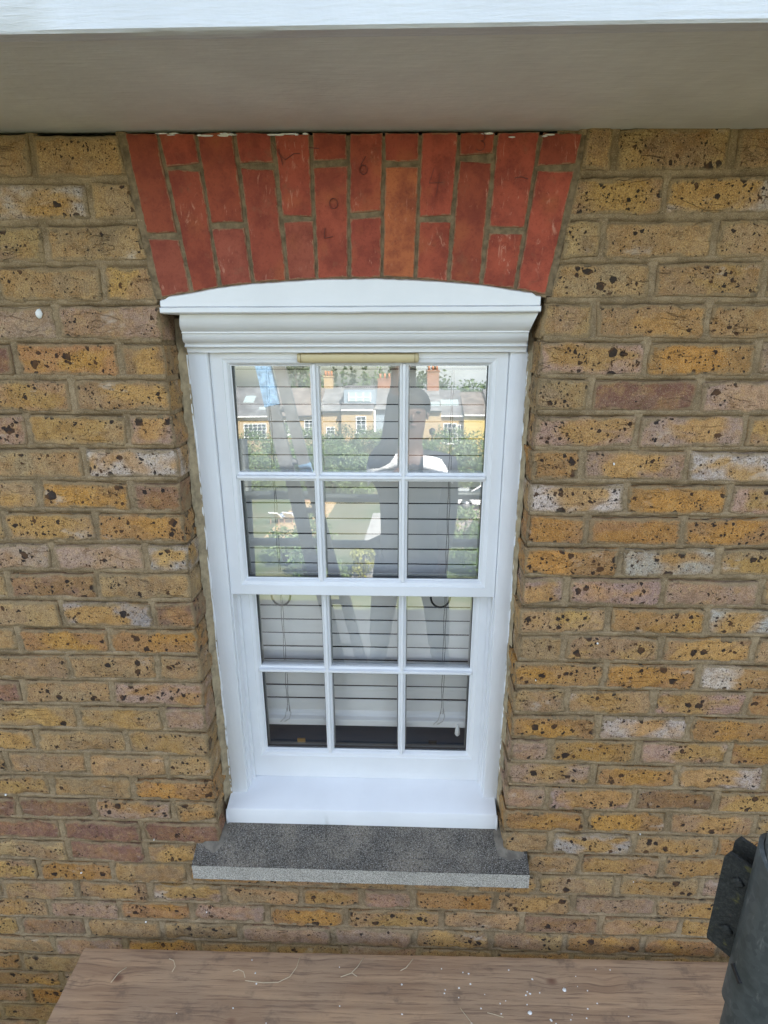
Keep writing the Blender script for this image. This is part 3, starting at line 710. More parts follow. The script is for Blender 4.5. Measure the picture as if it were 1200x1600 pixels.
for i in range(28):
    x = random.choice([random.uniform(-.36, -.32), random.uniform(-.285, -.235), random.uniform(-.235, -.215), random.uniform(-.14, -.09), random.uniform(-.13, .0), random.uniform(.2, .4), random.uniform(-.4, .42)])
    zt_ = float(np.interp(x, tp[:, 0], tp[:, 1])) - .006 - abs(random.gauss(0, .0025)); blob(dab, x, -.0024, zt_, random.uniform(.003, .012), random.uniform(.0006, .0016), 9, .0008, s=i)
M_drip = simple('dried_white_paint', (.78, .78, .76), .5)
dab.build('paint_splash', M_drip, wall, loc=(0, 0, 2.0))['kind'] = 'stuff'

# ================================================================== THE SASH WINDOW
win = empty('sash_window', (.004, .1, -1.60), label='white painted six over six sash window with a moulded head, under the red arch', cat='window')
WL = Vector((-.004, -.1, 1.60))
def wpart(mb, name, mat, parent=None, sm=0, **k):
    o = mb.build(name, mat, parent or win, loc=(WL if parent is None else None), **k)
    if sm: autosmooth(o, sm)
    return o
# cornice: flat segmental face and swept mouldings under it
co = MB()
Xc = np.linspace(-.3845, .3815, 90)
zt = np.interp(Xc, bt[:, 0], bt[:, 1]) - .003 - .0010 * np.abs(vnoise(Xc * 40, 2, seed=14)); zt[0:2] -= .004; zt[-2:] -= .004
P = np.zeros((90, 7, 3))
rowsF = [(.10, 0), (-.0065, 0), (-.0105, -.003), (-.0115, None)]
P[:, 0] = np.stack([Xc, np.full(90, .10), zt], -1); P[:, 1] = np.stack([Xc, np.full(90, -.004), zt], -1)
P[:, 2] = np.stack([Xc, np.full(90, -.0105), zt - .0022], -1); P[:, 3] = np.stack([Xc, np.full(90, -.0112), (zt + -.2315) / 2], -1)
P[:, 4] = np.stack([Xc, np.full(90, -.0116), np.full(90, -.2312)], -1); P[:, 5] = np.stack([Xc, np.full(90, -.0085), np.full(90, -.2330)], -1)
P[:, 6] = np.stack([Xc, np.full(90, .09), np.full(90, -.2330)], -1)
co.grid(P, False)
prof = [(.09, -.2332), (-.0125, -.2332), (-.0150, -.2348), (-.0150, -.2425), (-.0130, -.2445), (.006, -.2455),
        (.009, -.2470), (.010, -.2530), (.013, -.2610), (.019, -.2690), (.028, -.2765), (.036, -.2805), (.036, -.2835), (.0415, -.2845), (.0425, -.2880), (.046, -.2945), (.053, -.3005), (.062, -.3040), (.066, -.3045), (.068, -.3085), (.0665, -.3120), (.0800, -.3150), (.0830, -.3170),
        (.0835, -.3180), (.0835, -.3250), (.110, -.3255)]
def endx(y, z, side):
    if z > -.246: return -.3855 if side < 0 else .3828
    t = min(1, (-.246 - z) / .07)
    return (-.354 - .020 * t) if side < 0 else (.3835 - .004 * t - .008 * math.sin(t * math.pi))
n = len(prof); vsx = []
for s_ in np.linspace(0, 1, 40):
    for (y, z) in prof:
        a, b = endx(y, z, -1), endx(y, z, 1); x = a + (b - a) * s_; vsx.append((x, y + .0004 * float(vnoise(x * 30, y * 50, seed=12)), z + .0004 * float(vnoise(x * 25, y * 70, seed=18))))
co.add(vsx, [(i * n + j, i * n + j + 1, (i + 1) * n + j + 1, (i + 1) * n + j) for i in range(39) for j in range(n - 1)])
co.add([v for v in vsx[:n]] + [(v[0], .11, v[2]) for v in vsx[:n]], [(j, j + 1, j + 1 + n, j + n) for j in range(n - 1)])
co.add([v for v in vsx[-n:]] + [(v[0], .11, v[2]) for v in vsx[-n:]], [(j + 1, j, j + n, j + 1 + n) for j in range(n - 1)])
for xx in (0, 89): co.add([P[xx, 1], P[xx, 2], P[xx, 3], P[xx, 4], (P[xx, 4, 0], .09, -.2312), (P[xx, 0, 0], .09, P[xx, 0, 2])], [tuple(range(6))])
wpart(co, 'cornice', M_whiteH, sm=38)
# lining boards, head and pulley stiles
for (x0, x1) in ((-.3785, -.3335), (.3475, .3865)):
    mb = MB(); zz = np.linspace(-1.605, -.3252, 60); xin = x1 if x0 < 0 else x0
    mb.box(x0, x1, .0955, .1085, -1.600, -.3252, .0016); wpart(mb, 'lining', M_white, sm=50)
mb = MB(); mb.box(-.378, -.3290, .1087, .20, -1.60, -.326); mb.box(.3440, .386, .1087, .20, -1.60, -.326); mb.box(-.378, .386, .104, .20, -.3255, -.262)
mb.box(-.3288, -.3200, .1375, .1435, -1.60, -.932); mb.box(.3360, .3438, .1375, .1435, -1.60, -.932)
wpart(mb, 'box_frame', M_white)
def prof_ring(mb, x0, x1, z0, z1, prof):
    """mitred frame: prof = list of (inset, y)"""
    vs = []
    for d, y in prof: vs += [(x0 + d, y, z0 + d), (x1 - d, y, z0 + d), (x1 - d, y, z1 - d), (x0 + d, y, z1 - d)]
    fs = [(i * 4 + k, i * 4 + (k + 1) % 4, (i + 1) * 4 + (k + 1) % 4, (i + 1) * 4 + k) for i in range(len(prof) - 1) for k in range(4)]
    mb.add(vs, fs)
def ring(mb, O, I, prof):
    """rect O=(x0,x1,z0,z1) outer board edge, I inner start of moulding; flat boards between, moulding into the glass"""
    (x0, x1, z0, z1), (a0, a1, c0, c1) = O, I
    yf = prof[0][1]
    vs = [(x0, yf, z0), (x1, yf, z0), (x1, yf, z1), (x0, yf, z1), (a0, yf, c0), (a1, yf, c0), (a1, yf, c1), (a0, yf, c1)]
    mb.add(vs, [(k, (k + 1) % 4, (k + 1) % 4 + 4, k + 4) for k in range(4)])
    e_ = .0015
    vs = [(x0 - e_, yf + e_, z0 - e_), (x1 + e_, yf + e_, z0 - e_), (x1 + e_, yf + e_, z1 + e_), (x0 - e_, yf + e_, z1 + e_)]
    mb.add([(x0, yf, z0), (x1, yf, z0), (x1, yf, z1), (x0, yf, z1)] + vs + [(v[0], yf + .036, v[2]) for v in vs], [(k + 4, (k + 1) % 4 + 4, (k + 1) % 4, k) for k in range(4)] + [(k + 8, (k + 1) % 4 + 8, (k + 1) % 4 + 4, k + 4) for k in range(4)])
    prof_ring(mb, a0, a1, c0, c1, [(d, y) for d, y in prof])
BARX = [(-.1055, -.0865), (.1015, .1215)]
def bar_v(mb, xc, z0, z1, yf, hw=.0105):
    pr = [(-hw, yf + .0345), (-hw, yf + .017), (-hw + .0008, yf + .0125), (-.0050, yf + .0105), (-.0042, yf + .0040), (-.0030, yf + .0018), (0, yf + .0010), (.0030, yf + .0018), (.0042, yf + .0040), (.0050, yf + .0105), (hw - .0008, yf + .0125), (hw, yf + .017), (hw, yf + .0345)]
    vs = [(xc + a, y, z) for z in (z0, z1) for a, y in pr]; n = len(pr)
    mb.add(vs, [(i, i + 1, i + 1 + n, i + n) for i in range(n - 1)])
def bar_h(mb, zc_, x0, x1, yf, hw=.0105):
    pr = [(-hw, yf + .0345), (-hw, yf + .017), (-hw + .0008, yf + .0125), (-.0050, yf + .0105), (-.0042, yf + .0040), (-.0030, yf + .0018), (0, yf + .0010), (.0030, yf + .0018), (.0042, yf + .0040), (.0050, yf + .0105), (hw - .0008, yf + .0125), (hw, yf + .017), (hw, yf + .0345)]
    pr = [(a, y + .0007) for a, y in pr]
    vs = [(x, y, zc_ + a) for x in (x0, x1) for a, y in pr]; n = len(pr)
    mb.add(vs, [(i, i + 1, i + 1 + n, i + n) for i in range(n - 1)])
def make_sash(name, O, gx0, gx1, gz0, gz1, zbar, yf, label, lower):
    mb = MB(); M_ = .0165
    ring(mb, O, (gx0 - M_, gx1 + M_, gz0 - M_, gz1 + M_), [(0, yf), (.0018, yf + .0022), (.0040, yf + .0026), (.0090, yf + .0040), (.0125, yf + .0085), (.0145, yf + .0130), (.0165, yf + .0135), (.0166, yf + .0355)])
    s_ = wpart(mb, name, M_white, sm=0, label=label)
    bars = [(-.0955), (.1120)]
    for xc in bars:
        m2 = MB(); bar_v(m2, xc, gz0 - .004, gz1 + .004, yf); wpart(m2, 'glazing_bar', M_white, s_, sm=30)
    edges = [gx0 - .004] + [v for xc in bars for v in (xc - .003, xc + .003)] + [gx1 + .004]
    for i in range(3):
        m2 = MB(); bar_h(m2, zbar, edges[2 * i], edges[2 * i + 1], yf, .0115); wpart(m2, 'glazing_bar', M_whiteH, s_, sm=30)
    cols = [(gx0, bars[0] - .0095), (bars[0] + .0095, bars[1] - .0095), (bars[1] + .0095, gx1)]; rws = [(gz0, zbar - .0105), (zbar + .0105, gz1)]
    for (a, b) in cols:
        for (c, d) in rws:
            m2 = MB(); yg = yf + .0225; tl = math.tan(R(2.43)) * (d - c + .004) / 2   # old putty glazing: every pane leans a little inwards at its top
            rx, rz = random.uniform(-.0006, .0006), random.uniform(-.0004, .0004)
            m2.add([(a - .002, yg - rx - tl, c - .002), (b + .002, yg - rx + rz - tl, c - .002), (b + .002, yg + rx + rz + tl, d + .002), (a - .002, yg + rx + tl, d + .002)], [(0, 1, 2, 3)])
            wpart(m2, 'pane', M_glass, s_, recalc=False)
            m3 = MB()   # aluminium spacer of the sealed unit with its dark gasket
            prof_ring(m3, a - .001, b + .001, c - .001, d + .001, [(0, yg + .0065), (.0050, yg + .0065), (.0050, yg + .0125)])
            wpart(m3, 'spacer', M_spacer, s_)
            m4 = MB(); prof_ring(m4, a - .0015, b + .0015, c - .0015, d + .0015, [(0, yg - .0062), (.0022, yg - .0060), (.0022, yg + .006)]); wpart(m4, 'gasket', M_gasket, s_)
    return s_
# top sash: outer rectangle, glass rectangle
tsash = make_sash('top_sash', (-.3320, .3455, -.9290, -.3275), -.2880, .3045, -.8870, -.3560, -.6185, .1065, None, False)
bsash = make_sash('bottom_sash', (-.3255, .3415, -1.5400, -.9000), -.2820, .3000, -1.4500, -.9360, -1.1830, .1445, None, True)
mb = MB(); mb.box(-.333, .3465, .120, .1425, -.9305, -.893, .001); wpart(mb, 'meeting_rail', M_whiteH, tsash)
# timber sill
sl = MB(); nx = 120; X = np.linspace(-.3815, .3790, nx)
pr = [(.20, -1.5340), (.150, -1.5405), (.1445, -1.5425), (.110, -1.5520), (.0560, -1.5675), (.0500, -1.5705), (.0480, -1.5745), (.0475, -1.6180), (.0500, -1.6215), (.12, -1.6215)]
P = np.zeros((nx, len(pr), 3))
for j, (y, z) in enumerate(pr): P[:, j] = np.stack([X, y + .0002 * vnoise(X * 20, j * .3, seed=2), z + .0004 * vnoise(X * 9, j * .3, seed=5)], -1)
sl.grid(P, False)
for i in (0, nx - 1): sl.add([tuple(p_) for p_ in P[i]] , [tuple(range(len(pr)))])
wpart(sl, 'window_sill', M_whiteH, sm=35)
mb = MB()   # ragged bead of paint and filler where sill meets stone and brick
for sx, x in ((-1, -.3822), (1, .3798)):
    pts = [(x, .051, -1.575), (x + sx * .001, .048, -1.600), (x + sx * .0012, .047, -1.621)]; mb.tube(pts, [.0028, .0034, .0030], 8)
xx = np.linspace(-.381, .378, 60); mb.tube([(x, .0492, -1.6222 + .0006 * float(vnoise(x * 30, 0, seed=44))) for x in xx], [.0018 + .0006 * abs(float(vnoise(x * 50, 3, seed=45))) for x in xx], 8)
for sx, x in ((-1, -.3795), (1, .3875)):
    zz = np.linspace(-1.60, -.33, 170)
    mb.tube([(x + sx * .0016 * float(vnoise(z * 26, 2, seed=47)), .0948, z) for z in zz], [.0016 + .0022 * abs(float(fbm(z * 40, 5 * sx, seed=48))) for z in zz], 6)
wpart(mb, 'caulk_bead', M_white)
# cream trickle vent on the top rail
vt = MB(); poly = [(-.129, 0), (-.1225, -.0), (.1365, 0), (.143, 0)]
prv = [(.1066, -.3272), (.0985, -.3278), (.0940, -.3305), (.0930, -.3360), (.0945, -.3440), (.0985, -.3480), (.1066, -.3490)]
sec = [(-.1310, .25), (-.1300, .7), (-.1270, .93), (-.1225, 1), (.1365, 1), (.1410, .93), (.1440, .7), (.1450, .25)]
vsx = []
for x, k in sec:
    for (y, z) in prv: vsx.append((x, .1066 + (y - .1066) * k, -.338 + (z + .338) * (k * .5 + .5)))
n = len(prv); vt.add(vsx, [(i * n + j, i * n + j + 1, (i + 1) * n + j + 1, (i + 1) * n + j) for i in range(len(sec) - 1) for j in range(n - 1)] + [tuple(range(n)), tuple(range(8 * n - 1, 7 * n - 1, -1))])
o = wpart(vt, 'trickle_vent', M_vent, sm=40)
mb = MB()
for x in (-.1215, .1355): mb.box(x - .0006, x + .0006, .0926, .1060, -.3478, -.3285)
wpart(mb, 'vent_seam', simple('vent_seam_shadow_gap', (.28, .22, .12), .6), o)
# inside hardware seen through the glass: sash lifts on the bottom rail and rings below the meeting rail
for x in (-.186, .204):
    m2 = MB(); m2.box(x - .012, x + .012, .180, .186, -1.452, -1.436, .001); m2.box(x - .007, x + .007, .176, .180, -1.452, -1.447, .001)
    wpart(m2, 'sash_lift', M_brass if x < 0 else M_dark, bsash)
for x in (-.222, .215):
    m2 = MB(); m2.tube([(x + .026 * math.cos(R(a)), .190, -.972 + .030 * math.sin(R(a))) for a in range(180, 361, 12)], .0028, 8); wpart(m2, 'sash_ring', M_dark, bsash)

# ---- interior: plain dim room and window board
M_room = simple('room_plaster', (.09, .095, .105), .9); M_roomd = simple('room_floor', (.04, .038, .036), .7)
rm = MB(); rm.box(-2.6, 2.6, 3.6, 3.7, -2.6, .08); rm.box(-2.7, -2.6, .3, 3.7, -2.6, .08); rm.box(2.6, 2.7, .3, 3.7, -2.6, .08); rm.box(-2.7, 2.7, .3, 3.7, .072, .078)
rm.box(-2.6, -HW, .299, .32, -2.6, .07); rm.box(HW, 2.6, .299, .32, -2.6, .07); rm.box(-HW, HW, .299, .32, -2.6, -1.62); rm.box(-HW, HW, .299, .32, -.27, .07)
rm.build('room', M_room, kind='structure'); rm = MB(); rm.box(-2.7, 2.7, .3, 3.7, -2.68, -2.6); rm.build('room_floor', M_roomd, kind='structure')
wb = MB(); wb.box(-HW + .003, HW - .003, .1815, .34, -1.50, -1.475, .002); wb.build('window_board', simple('window_board_paint', (.10, .15, .20), .35), kind='structure')

# ---- venetian blind
bl = empty('venetian_blind', (.008, .215, -1.376), label='off white wooden slatted blind lowered behind the sash window glass', cat='blind')
BO = Vector((-.008, -.215, 1.40))
def slat_mesh(thk=.0028, w_=.0406, L=.63, tilt=84, bow=.0016):
    n = 7; top = []; bot = []
    t = R(tilt); 
    vs = []
    for x in np.linspace(-L / 2, L / 2, 8):
        for s_ in (1, -1):
            for j in range(n):
                u = (j / (n - 1) - .5) * w_; hgt = bow * (1 - (2 * u / w_) ** 2) + s_ * thk / 2
                vs.append((x, u * math.cos(t) - hgt * math.sin(t) * 1, -(u * math.sin(t)) - hgt * math.cos(t)))
    m2 = MB(); N2 = 2 * n
    for i in range(7):
        for j in range(n - 1):
            m2.f.append((i * N2 + j, i * N2 + j + 1, (i + 1) * N2 + j + 1, (i + 1) * N2 + j)); m2.f.append((i * N2 + n + j + 1, i * N2 + n + j, (i + 1) * N2 + n + j, (i + 1) * N2 + n + j + 1))
        m2.f.append((i * N2, (i + 1) * N2, (i + 1) * N2 + n, i * N2 + n)); m2.f.append((i * N2 + n - 1, i * N2 + N2 - 1, (i + 1) * N2 + N2 - 1, (i + 1) * N2 + n - 1))
    m2.v = vs; m2.sm = [True] * len(m2.f)
    return m2
z = -1.318; first = None; k = 0
while z < -.33:
    if first is None:
        first = slat_mesh().build('slat', M_slat, bl); autosmooth(first, 50); o = first
    else:
        o = first.copy(); COL.objects.link(o)
    o.location = (random.uniform(-.001, .001), 0, z + 1.40); o.rotation_euler = (R(random.uniform(-1.5, 1.5)), R(random.uniform(-.15, .15)), 0)
    z += .0430; k += 1
    if z > -.30: break
# gathered slats and the bottom rail
for i, (zz, tl, yy) in enumerate(((-1.3630, 84, .001), (-1.3860, 42, .003), (-1.3905, 24, .004))):
    o = first.copy(); COL.objects.link(o); o.location = (0, yy, zz + 1.40); o.rotation_euler = (R(-(84 - tl)), 0, 0)
mb = MB(); mb.box(-.315, .315, -.026, .026, -1.418 + 1.40, -1.3965 + 1.40, .003); mb.build('bottom_rail', M_slat, bl)
for x in (-.229, .221):
    for dx in (-.0022, .0025):
        m2 = MB(); m2.tube([(x + dx + .0012 * math.sin(i * 1.9 + dx * 900), -.0265 + .001 * math.cos(i), z + 1.40) for i, z in enumerate(np.linspace(-.33, -1.37, 34))], .0009, 6); m2.build('ladder_cord', M_cord, bl)
    m2 = MB(); m2.tube([(x + .004, -.027, .05), (x + .008, -.030, .025), (x + .003, -.031, .008), (x - .012, -.030, -.003)], .0012, 6); m2.tube([(x - .002, -.027, .05), (x - .010, -.031, .012), (x - .024, -.030, -.004)], .0010, 6)
    m2.build('loose_cord', simple('pale_cord', (.5, .47, .43), .8), bl)
m2 = MB(); m2.tube([(.268, -.028, -.004), (.268, -.028, -.012), (.268, -.028, -.020), (.268, -.028, -.036), (.268, -.028, -.042)], [.002, .0045, .0068, .0080, .004], 12); m2.build('cord_tassel', M_slat, bl)

# ================================================================== SCAFFOLD
def tris(o): pass
# the board laid along the wall
bd = empty('scaffold_board', (.25, -.165, -1.975), R(.55), label='weathered pink brown plank lying below the stone sill, specked with white paint', cat='plank')
mb = MB(); nx, ny = 300, 30; X = np.linspace(-1.046, 1.25, nx); Yb = np.linspace(-.1125, .1125, ny)
P = np.zeros((nx, ny, 3)); P[:, :, 0] = X[:, None]; P[:, :, 1] = Yb[None]; P[:, :, 2] = .0008 * fbm(X[:, None] * 5, Yb[None] * 60, seed=61) + .001 * vnoise(X[:, None] * 1.5, 0, seed=62)
ed = np.minimum(Yb + .1125, .1125 - Yb); P[:, :, 2] -= np.where(ed < .001, .0025, 0)[None]
P[:, 0, 1] += .0010 * fbm(X * 20, 1, seed=63); P[:, -1, 1] += .0012 * fbm(X * 20, 2, seed=64)
P[0, :, 0] += .0012 * fbm(Yb * 60, 2, seed=65)
mb.grid(P, True); zb_ = -.038
def edge_strip(A):
    B_ = A.copy(); B_[:, 2] = zb_; n = len(A); mb.add(A.tolist() + B_.tolist(), [(i, i + n, i + 1 + n, i + 1) for i in range(n - 1)])
edge_strip(P[:, 0]); edge_strip(P[::-1, -1]); edge_strip(P[0, ::-1]); edge_strip(P[-1])
mb.add([(-1.046, -.1125, zb_), (1.25, -.1125, zb_), (1.25, .1125, zb_), (-1.046, .1125, zb_)], [(0, 3, 2, 1)])
mb.build('plank', M_board, bd, recalc=True)
sp = MB()
for i in range(70):
    x = random.gauss(.22, .17) if i < 52 else random.uniform(-1.0, .9); y = random.uniform(-.105, .09); rr = random.choice([.0009, .0012, .0014, .0018, .0045 if i % 9 == 0 else .0012])
    if abs(x) > 1.0: continue
    blob(sp, x, .0010, y, rr * random.uniform(1, 1.6), rr, 7, .0008, 'z', s=i)
sp.build('paint_fleck', M_drip, bd)['kind'] = 'stuff'
M_str = simple('straw', (.62, .52, .36), .8)
def strand(pts, r=.0008):
    pp = [Vector((a, b, .0022 + .001 * abs(math.sin(i * 1.3)))) for i, (a, b) in enumerate(pts)]; q = MB(); q.tube(pp, r, 5)
    return q
for j, pts in enumerate(([(-.42, .10), (-.425, .07), (-.44, .045), (-.47, .03), (-.51, .028), (-.56, .033)], [(-.79, .085), (-.775, .08), (-.765, .065), (-.768, .05)], [(-.90, .06), (-.915, .045), (-.925, .02)],
        [(-.60, .055), (-.585, .06), (-.57, .055), (-.562, .04)], [(-.24, .10), (-.255, .075), (-.27, .06), (-.26, .052)], [(-.30, .048), (-.27, .058), (-.255, .05)], [(-.10, .10), (-.12, .075), (-.135, .068)], [(.02, -.02), (.05, -.06), (.075, -.10)], [(.09, -.03), (.11, -.035), (.13, -.04)])):
    strand(pts, .0009 if j < 7 else .0008).build('plant_fibre', M_str, bd)
# main deck boards the photographer stands on, built one by one
M_board2 = board_mat('deck_board_wood', .45)
proto = None
for i in range(6):
    y = -.362 - .232 * i
    if proto is None:
        mb = MB(); mb.box(-3.2, 2.6, -.1125, .1125, -.038, 0, .003); proto = mb.build('deck_board', M_board2); o = proto
    else: o = proto.copy(); COL.objects.link(o)
    o.location = (.1 + random.uniform(-.1, .1), y, -2.03 + random.uniform(-.002, .002))
    tag(o, label=['deck board nearest the brick wall, below the narrow plank', 'second deck board out from the wall, under the standing man', 'third deck board out from the wall, behind the man', 'fourth deck board out from the wall, under the heels of the man', 'fifth deck board out from the wall, beside the ladder foot', 'outermost deck board, below the guard rails'][i], cat='scaffold board', group='boards of the scaffold deck')
def galv():
    m, nt, n, l, b = newmat('galvanised_steel'); g = G(nt); p = g.pos()
    v = g.voro(p, 150, 'Color'); sx = g.node('ShaderNodeSeparateColor'); g.put(sx.inputs[0], v)
    a = g.noise(p, 14, 5, .65); f = g.noise(g.map(p, (1, 1, .25)), 110, 4, .7)
    c = g.mix(g.math('MULTIPLY', sx.outputs[0], .5), (.075, .085, .084), (.14, .155, .152)); c = g.mix(g.step(a, .45, .7), c, (.05, .058, .053)); c = g.mix(g.math('MULTIPLY', g.step(f, .58, .75), .5), c, (.30, .30, .28))
    g.put(b.inputs['Base Color'], c); b.inputs['Metallic'].default_value = .45; g.put(b.inputs['Roughness'], g.math('ADD', g.math('MULTIPLY', a, .3), .38))
    g.put(b.inputs['Normal'], g.bump(g.math('ADD', f, a), .5, .0008)); return m
def mossy():
    m, nt, n, l, b = newmat('mossy_iron'); g = G(nt); p = g.pos()
    a = g.noise(p, 60, 5, .65); f = g.noise(p, 300, 4, .7)
    c = g.mix(g.step(f, .4, .7), (.017, .019, .017), (.042, .043, .038)); c = g.mix(g.math('MULTIPLY', g.step(a, .58, .72), .7), c, (.13, .12, .03)); c = g.mix(g.math('MULTIPLY', g.step(g.noise(p, 35, 3), .62, .7), .6), c, (.14, .06, .03))
    g.put(b.inputs['Base Color'], c); b.inputs['Metallic'].default_value = .2; b.inputs['Roughness'].default_value = .75
    g.put(b.inputs['Normal'], g.bump(g.math('ADD', a, f), .9, .002)); return m
M_galv = galv(); M_moss = mossy()
AX, AY = .495, -.796
std = empty('scaffold_standard', (AX, AY, -2.03), label='grey galvanised upright scaffold tube at the right edge, with the mossy clamp on it', cat='scaffold pole')
mb = MB(); mb.tube([(0, 0, z) for z in np.linspace(.01, 1.63, 60)], .0285, 44); mb.build('tube', M_galv, std)
mb = MB(); mb.box(-.075, .075, -.075, .075, .0, .006); mb.tube([(0, 0, .006), (0, 0, .08)], .018, 16); mb.build('base_plate', M_galv, std)
# stencilled maker's mark on the tube
mk_ = MB()
a0 = math.atan2(.62, -.78) ; 
def on_tube(a, z, r=.0288): return (r * math.cos(a), r * math.sin(a), z)
for (da, dz, wa, wz) in ((.20, 0, .07, .011), (.32, .006, .05, .006), (.32, -.006, .05, .006), (.42, .001, .04, .009), (.26, -.012, .03, .004)):
    a1 = a0 + da + .35; zc_ = .985 + dz
    mk_.add([on_tube(a1, zc_ - wz / 2), on_tube(a1 + wa, zc_ - wz / 2), on_tube(a1 + wa, zc_ + wz / 2), on_tube(a1, zc_ + wz / 2)], [(0, 1, 2, 3)])
mk_.build('stencil_mark', simple('black_stencil', (.012, .012, .012), .6), std)
cp = empty('tube_clamp', (AX, AY, -.864), label='dark mossy iron clamp with bolted flanges gripping the right scaffold tube', cat='clamp'); cp.scale = (1.18, 1.18, 1.18)
mb = MB()
nA, nZ = 48, 16; P = np.zeros((nA, nZ, 3))
for i in range(nA):
    a = a0 - 2.6 + 5.2 * i / (nA - 1)
    for j in range(nZ):
        t = j / (nZ - 1); low = -.088 - .010 * math.cos(a - a0 + .9); high = .062 + .024 * math.cos(a - a0)
        P[i, j] = (.0285 * math.cos(a), .0285 * math.sin(a), low + (high - low) * t)
mb.grid(P, True)
P3 = P.copy(); P3[:, :, 0] *= .0248 / .0285; P3[:, :, 1] *= .0248 / .0285
for ed_ in (0, -1): mb.grid(np.stack([P[:, ed_], P3[:, ed_]], 1), False)
for ed_ in (0, -1): mb.grid(np.stack([P[ed_], P3[ed_]], 1), False)
mb.build('clamp_shell', M_galv, cp)
rad = Vector((-.745, .667, 0)); nor = Vector((.667, .745, 0))
def flange(off, r0, r1, z0, z1, th=.0035):
    m2 = MB(); c0 = nor * off
    prof_ = [(r0, z0 + .006), (r0, z1 - .012), (r1, z1), (r1 + .0005, z0 + .012), (r0 + .004, z0)]
    prof_ = [(r0, z0 - .004), (r1 - .001, z0 + .002), (r1, z0 + .006), (r1, z1 - .010), (r1 - .0035, z1 - .002), (r0, z1 - .006)]
    a = [rad * r + c0 + Vector((0, 0, z)) for r, z in prof_]; b = [v + nor * th for v in a]; n = len(a)
    m2.add(a + b, [tuple(range(n)), tuple(range(2 * n - 1, n - 1, -1))] + [(i, i + n, (i + 1) % n + n, (i + 1) % n) for i in range(n)])
    m2.build('flange', M_moss, cp)
flange(-.004, .0250, .0490, -.048, .060); flange(.013, .0240, .0460, -.036, .066)
for zc_ in (.034, -.022):
    m2 = MB(); c_ = rad * .0355 + nor * (-.004) + Vector((0, 0, zc_)); m2.tube([c_ - nor * .0032, c_ - nor * .0028, c_], [.0036, .0052, .0056], 4)
    m2.build('bolt_head', M_moss, cp); m2 = MB(); m2.tube([c_, c_ + nor * .024], .0035, 10); m2.build('bolt', M_dark, cp)
m2 = MB(); c_ = Vector((.0288 * math.cos(a0 + .75), .0288 * math.sin(a0 + .75), -.045)); m2.box(-.007, .007, -.0012, .0012, -.002, .002, .0, Matrix.Translation(c_) @ Matrix.Rotation(a0 + .75 + math.pi / 2, 4, 'Z') @ Matrix.Rotation(.5, 4, 'Y')); m2.build('wedge_slot', M_dark, cp)

# tubes behind the camera (seen mirrored in the panes)
def rod(name, a, b, r, mat, label, cat, group=None, caps=True):
    mb = MB(); mb.tube([a, b], r, 20); o = mb.build(name, mat); tag(o, label, cat, group); return o
rod('guard_rail', (-2.2, -1.65, -1.023), (2.2, -1.65, -1.023), .0242, M_galv, 'upper horizontal guard rail tube behind the man, mirrored across the panes', 'scaffold pole', 'guard rails of the scaffold')
rod('guard_rail', (-2.2, -1.65, -1.300), (2.2, -1.65, -1.300), .0242, M_galv, 'lower horizontal guard rail tube behind the man, mirrored near the meeting rail', 'scaffold pole', 'guard rails of the scaffold')
rod('scaffold_standard', (-.80, -1.70, -2.03), (-.80, -1.70, -.70), .030, M_galv, 'left upright scaffold tube behind the camera, mirrored at the left pane edge', 'scaffold pole')
rod('scaffold_standard', (1.55, -1.70, -2.03), (1.55, -1.70, -.70), .0242, M_galv, 'right upright scaffold tube at the outer edge of the deck', 'scaffold pole')
# access ladder leaning sideways, two stiles, rungs, blue tape
ld = empty('ladder', (-.20, -1.45, -2.03), label='weathered grey ladder leaning on the guard rail, its stiles wrapped in blue tape', cat='ladder')
M_ladd = simple('weathered_timber', (.16, .155, .145), .8, 0, 20, .3); M_blue = simple('blue_tape', (.26, .44, .66), .5, 0, 60, .35, .003, 60)
def lp(x, z, y=-1.45): return Vector((x + .20, y + 1.45, z + 2.03))
def slant_box(mb, p0, p1, hw, hd):
    d = (p1 - p0).normalized(); s = Vector((0, 1, 0)); u = d.cross(s).normalized()
    vs = [p + u * a * hw + s * b * hd for p in (p0, p1) for a, b in ((-1, -1), (1, -1), (1, 1), (-1, 1))]
    mb.add(vs, [(0, 1, 2, 3), (7, 6, 5, 4), (0, 4, 5, 1), (1, 5, 6, 2), (2, 6, 7, 3), (3, 7, 4, 0)])
A0, A1 = lp(-.248, -2.03), lp(-.643, -.10); B0_, B1_ = lp(-.115, -2.03), lp(-.568, -.10)
mb = MB(); slant_box(mb, A0, A1, .034, .022); mb.build('stile', M_ladd, ld); mb = MB(); slant_box(mb, B0_, B1_, .028, .022); mb.build('stile', M_ladd, ld)
for i in range(7):
    t = .08 + i * .14; mb = MB(); mb.tube([A0.lerp(A1, t), B0_.lerp(B1_, t)], .014, 10); mb.build('rung', M_ladd, ld)
mb = MB(); slant_box(mb, A0.lerp(A1, .79), A0.lerp(A1, 1.0), .0365, .0245); mb.build('tape', M_blue, ld)
mb = MB(); slant_box(mb, B0_.lerp(B1_, .60), B0_.lerp(B1_, .635), .030, .024); mb.build('tape', M_blue, ld)

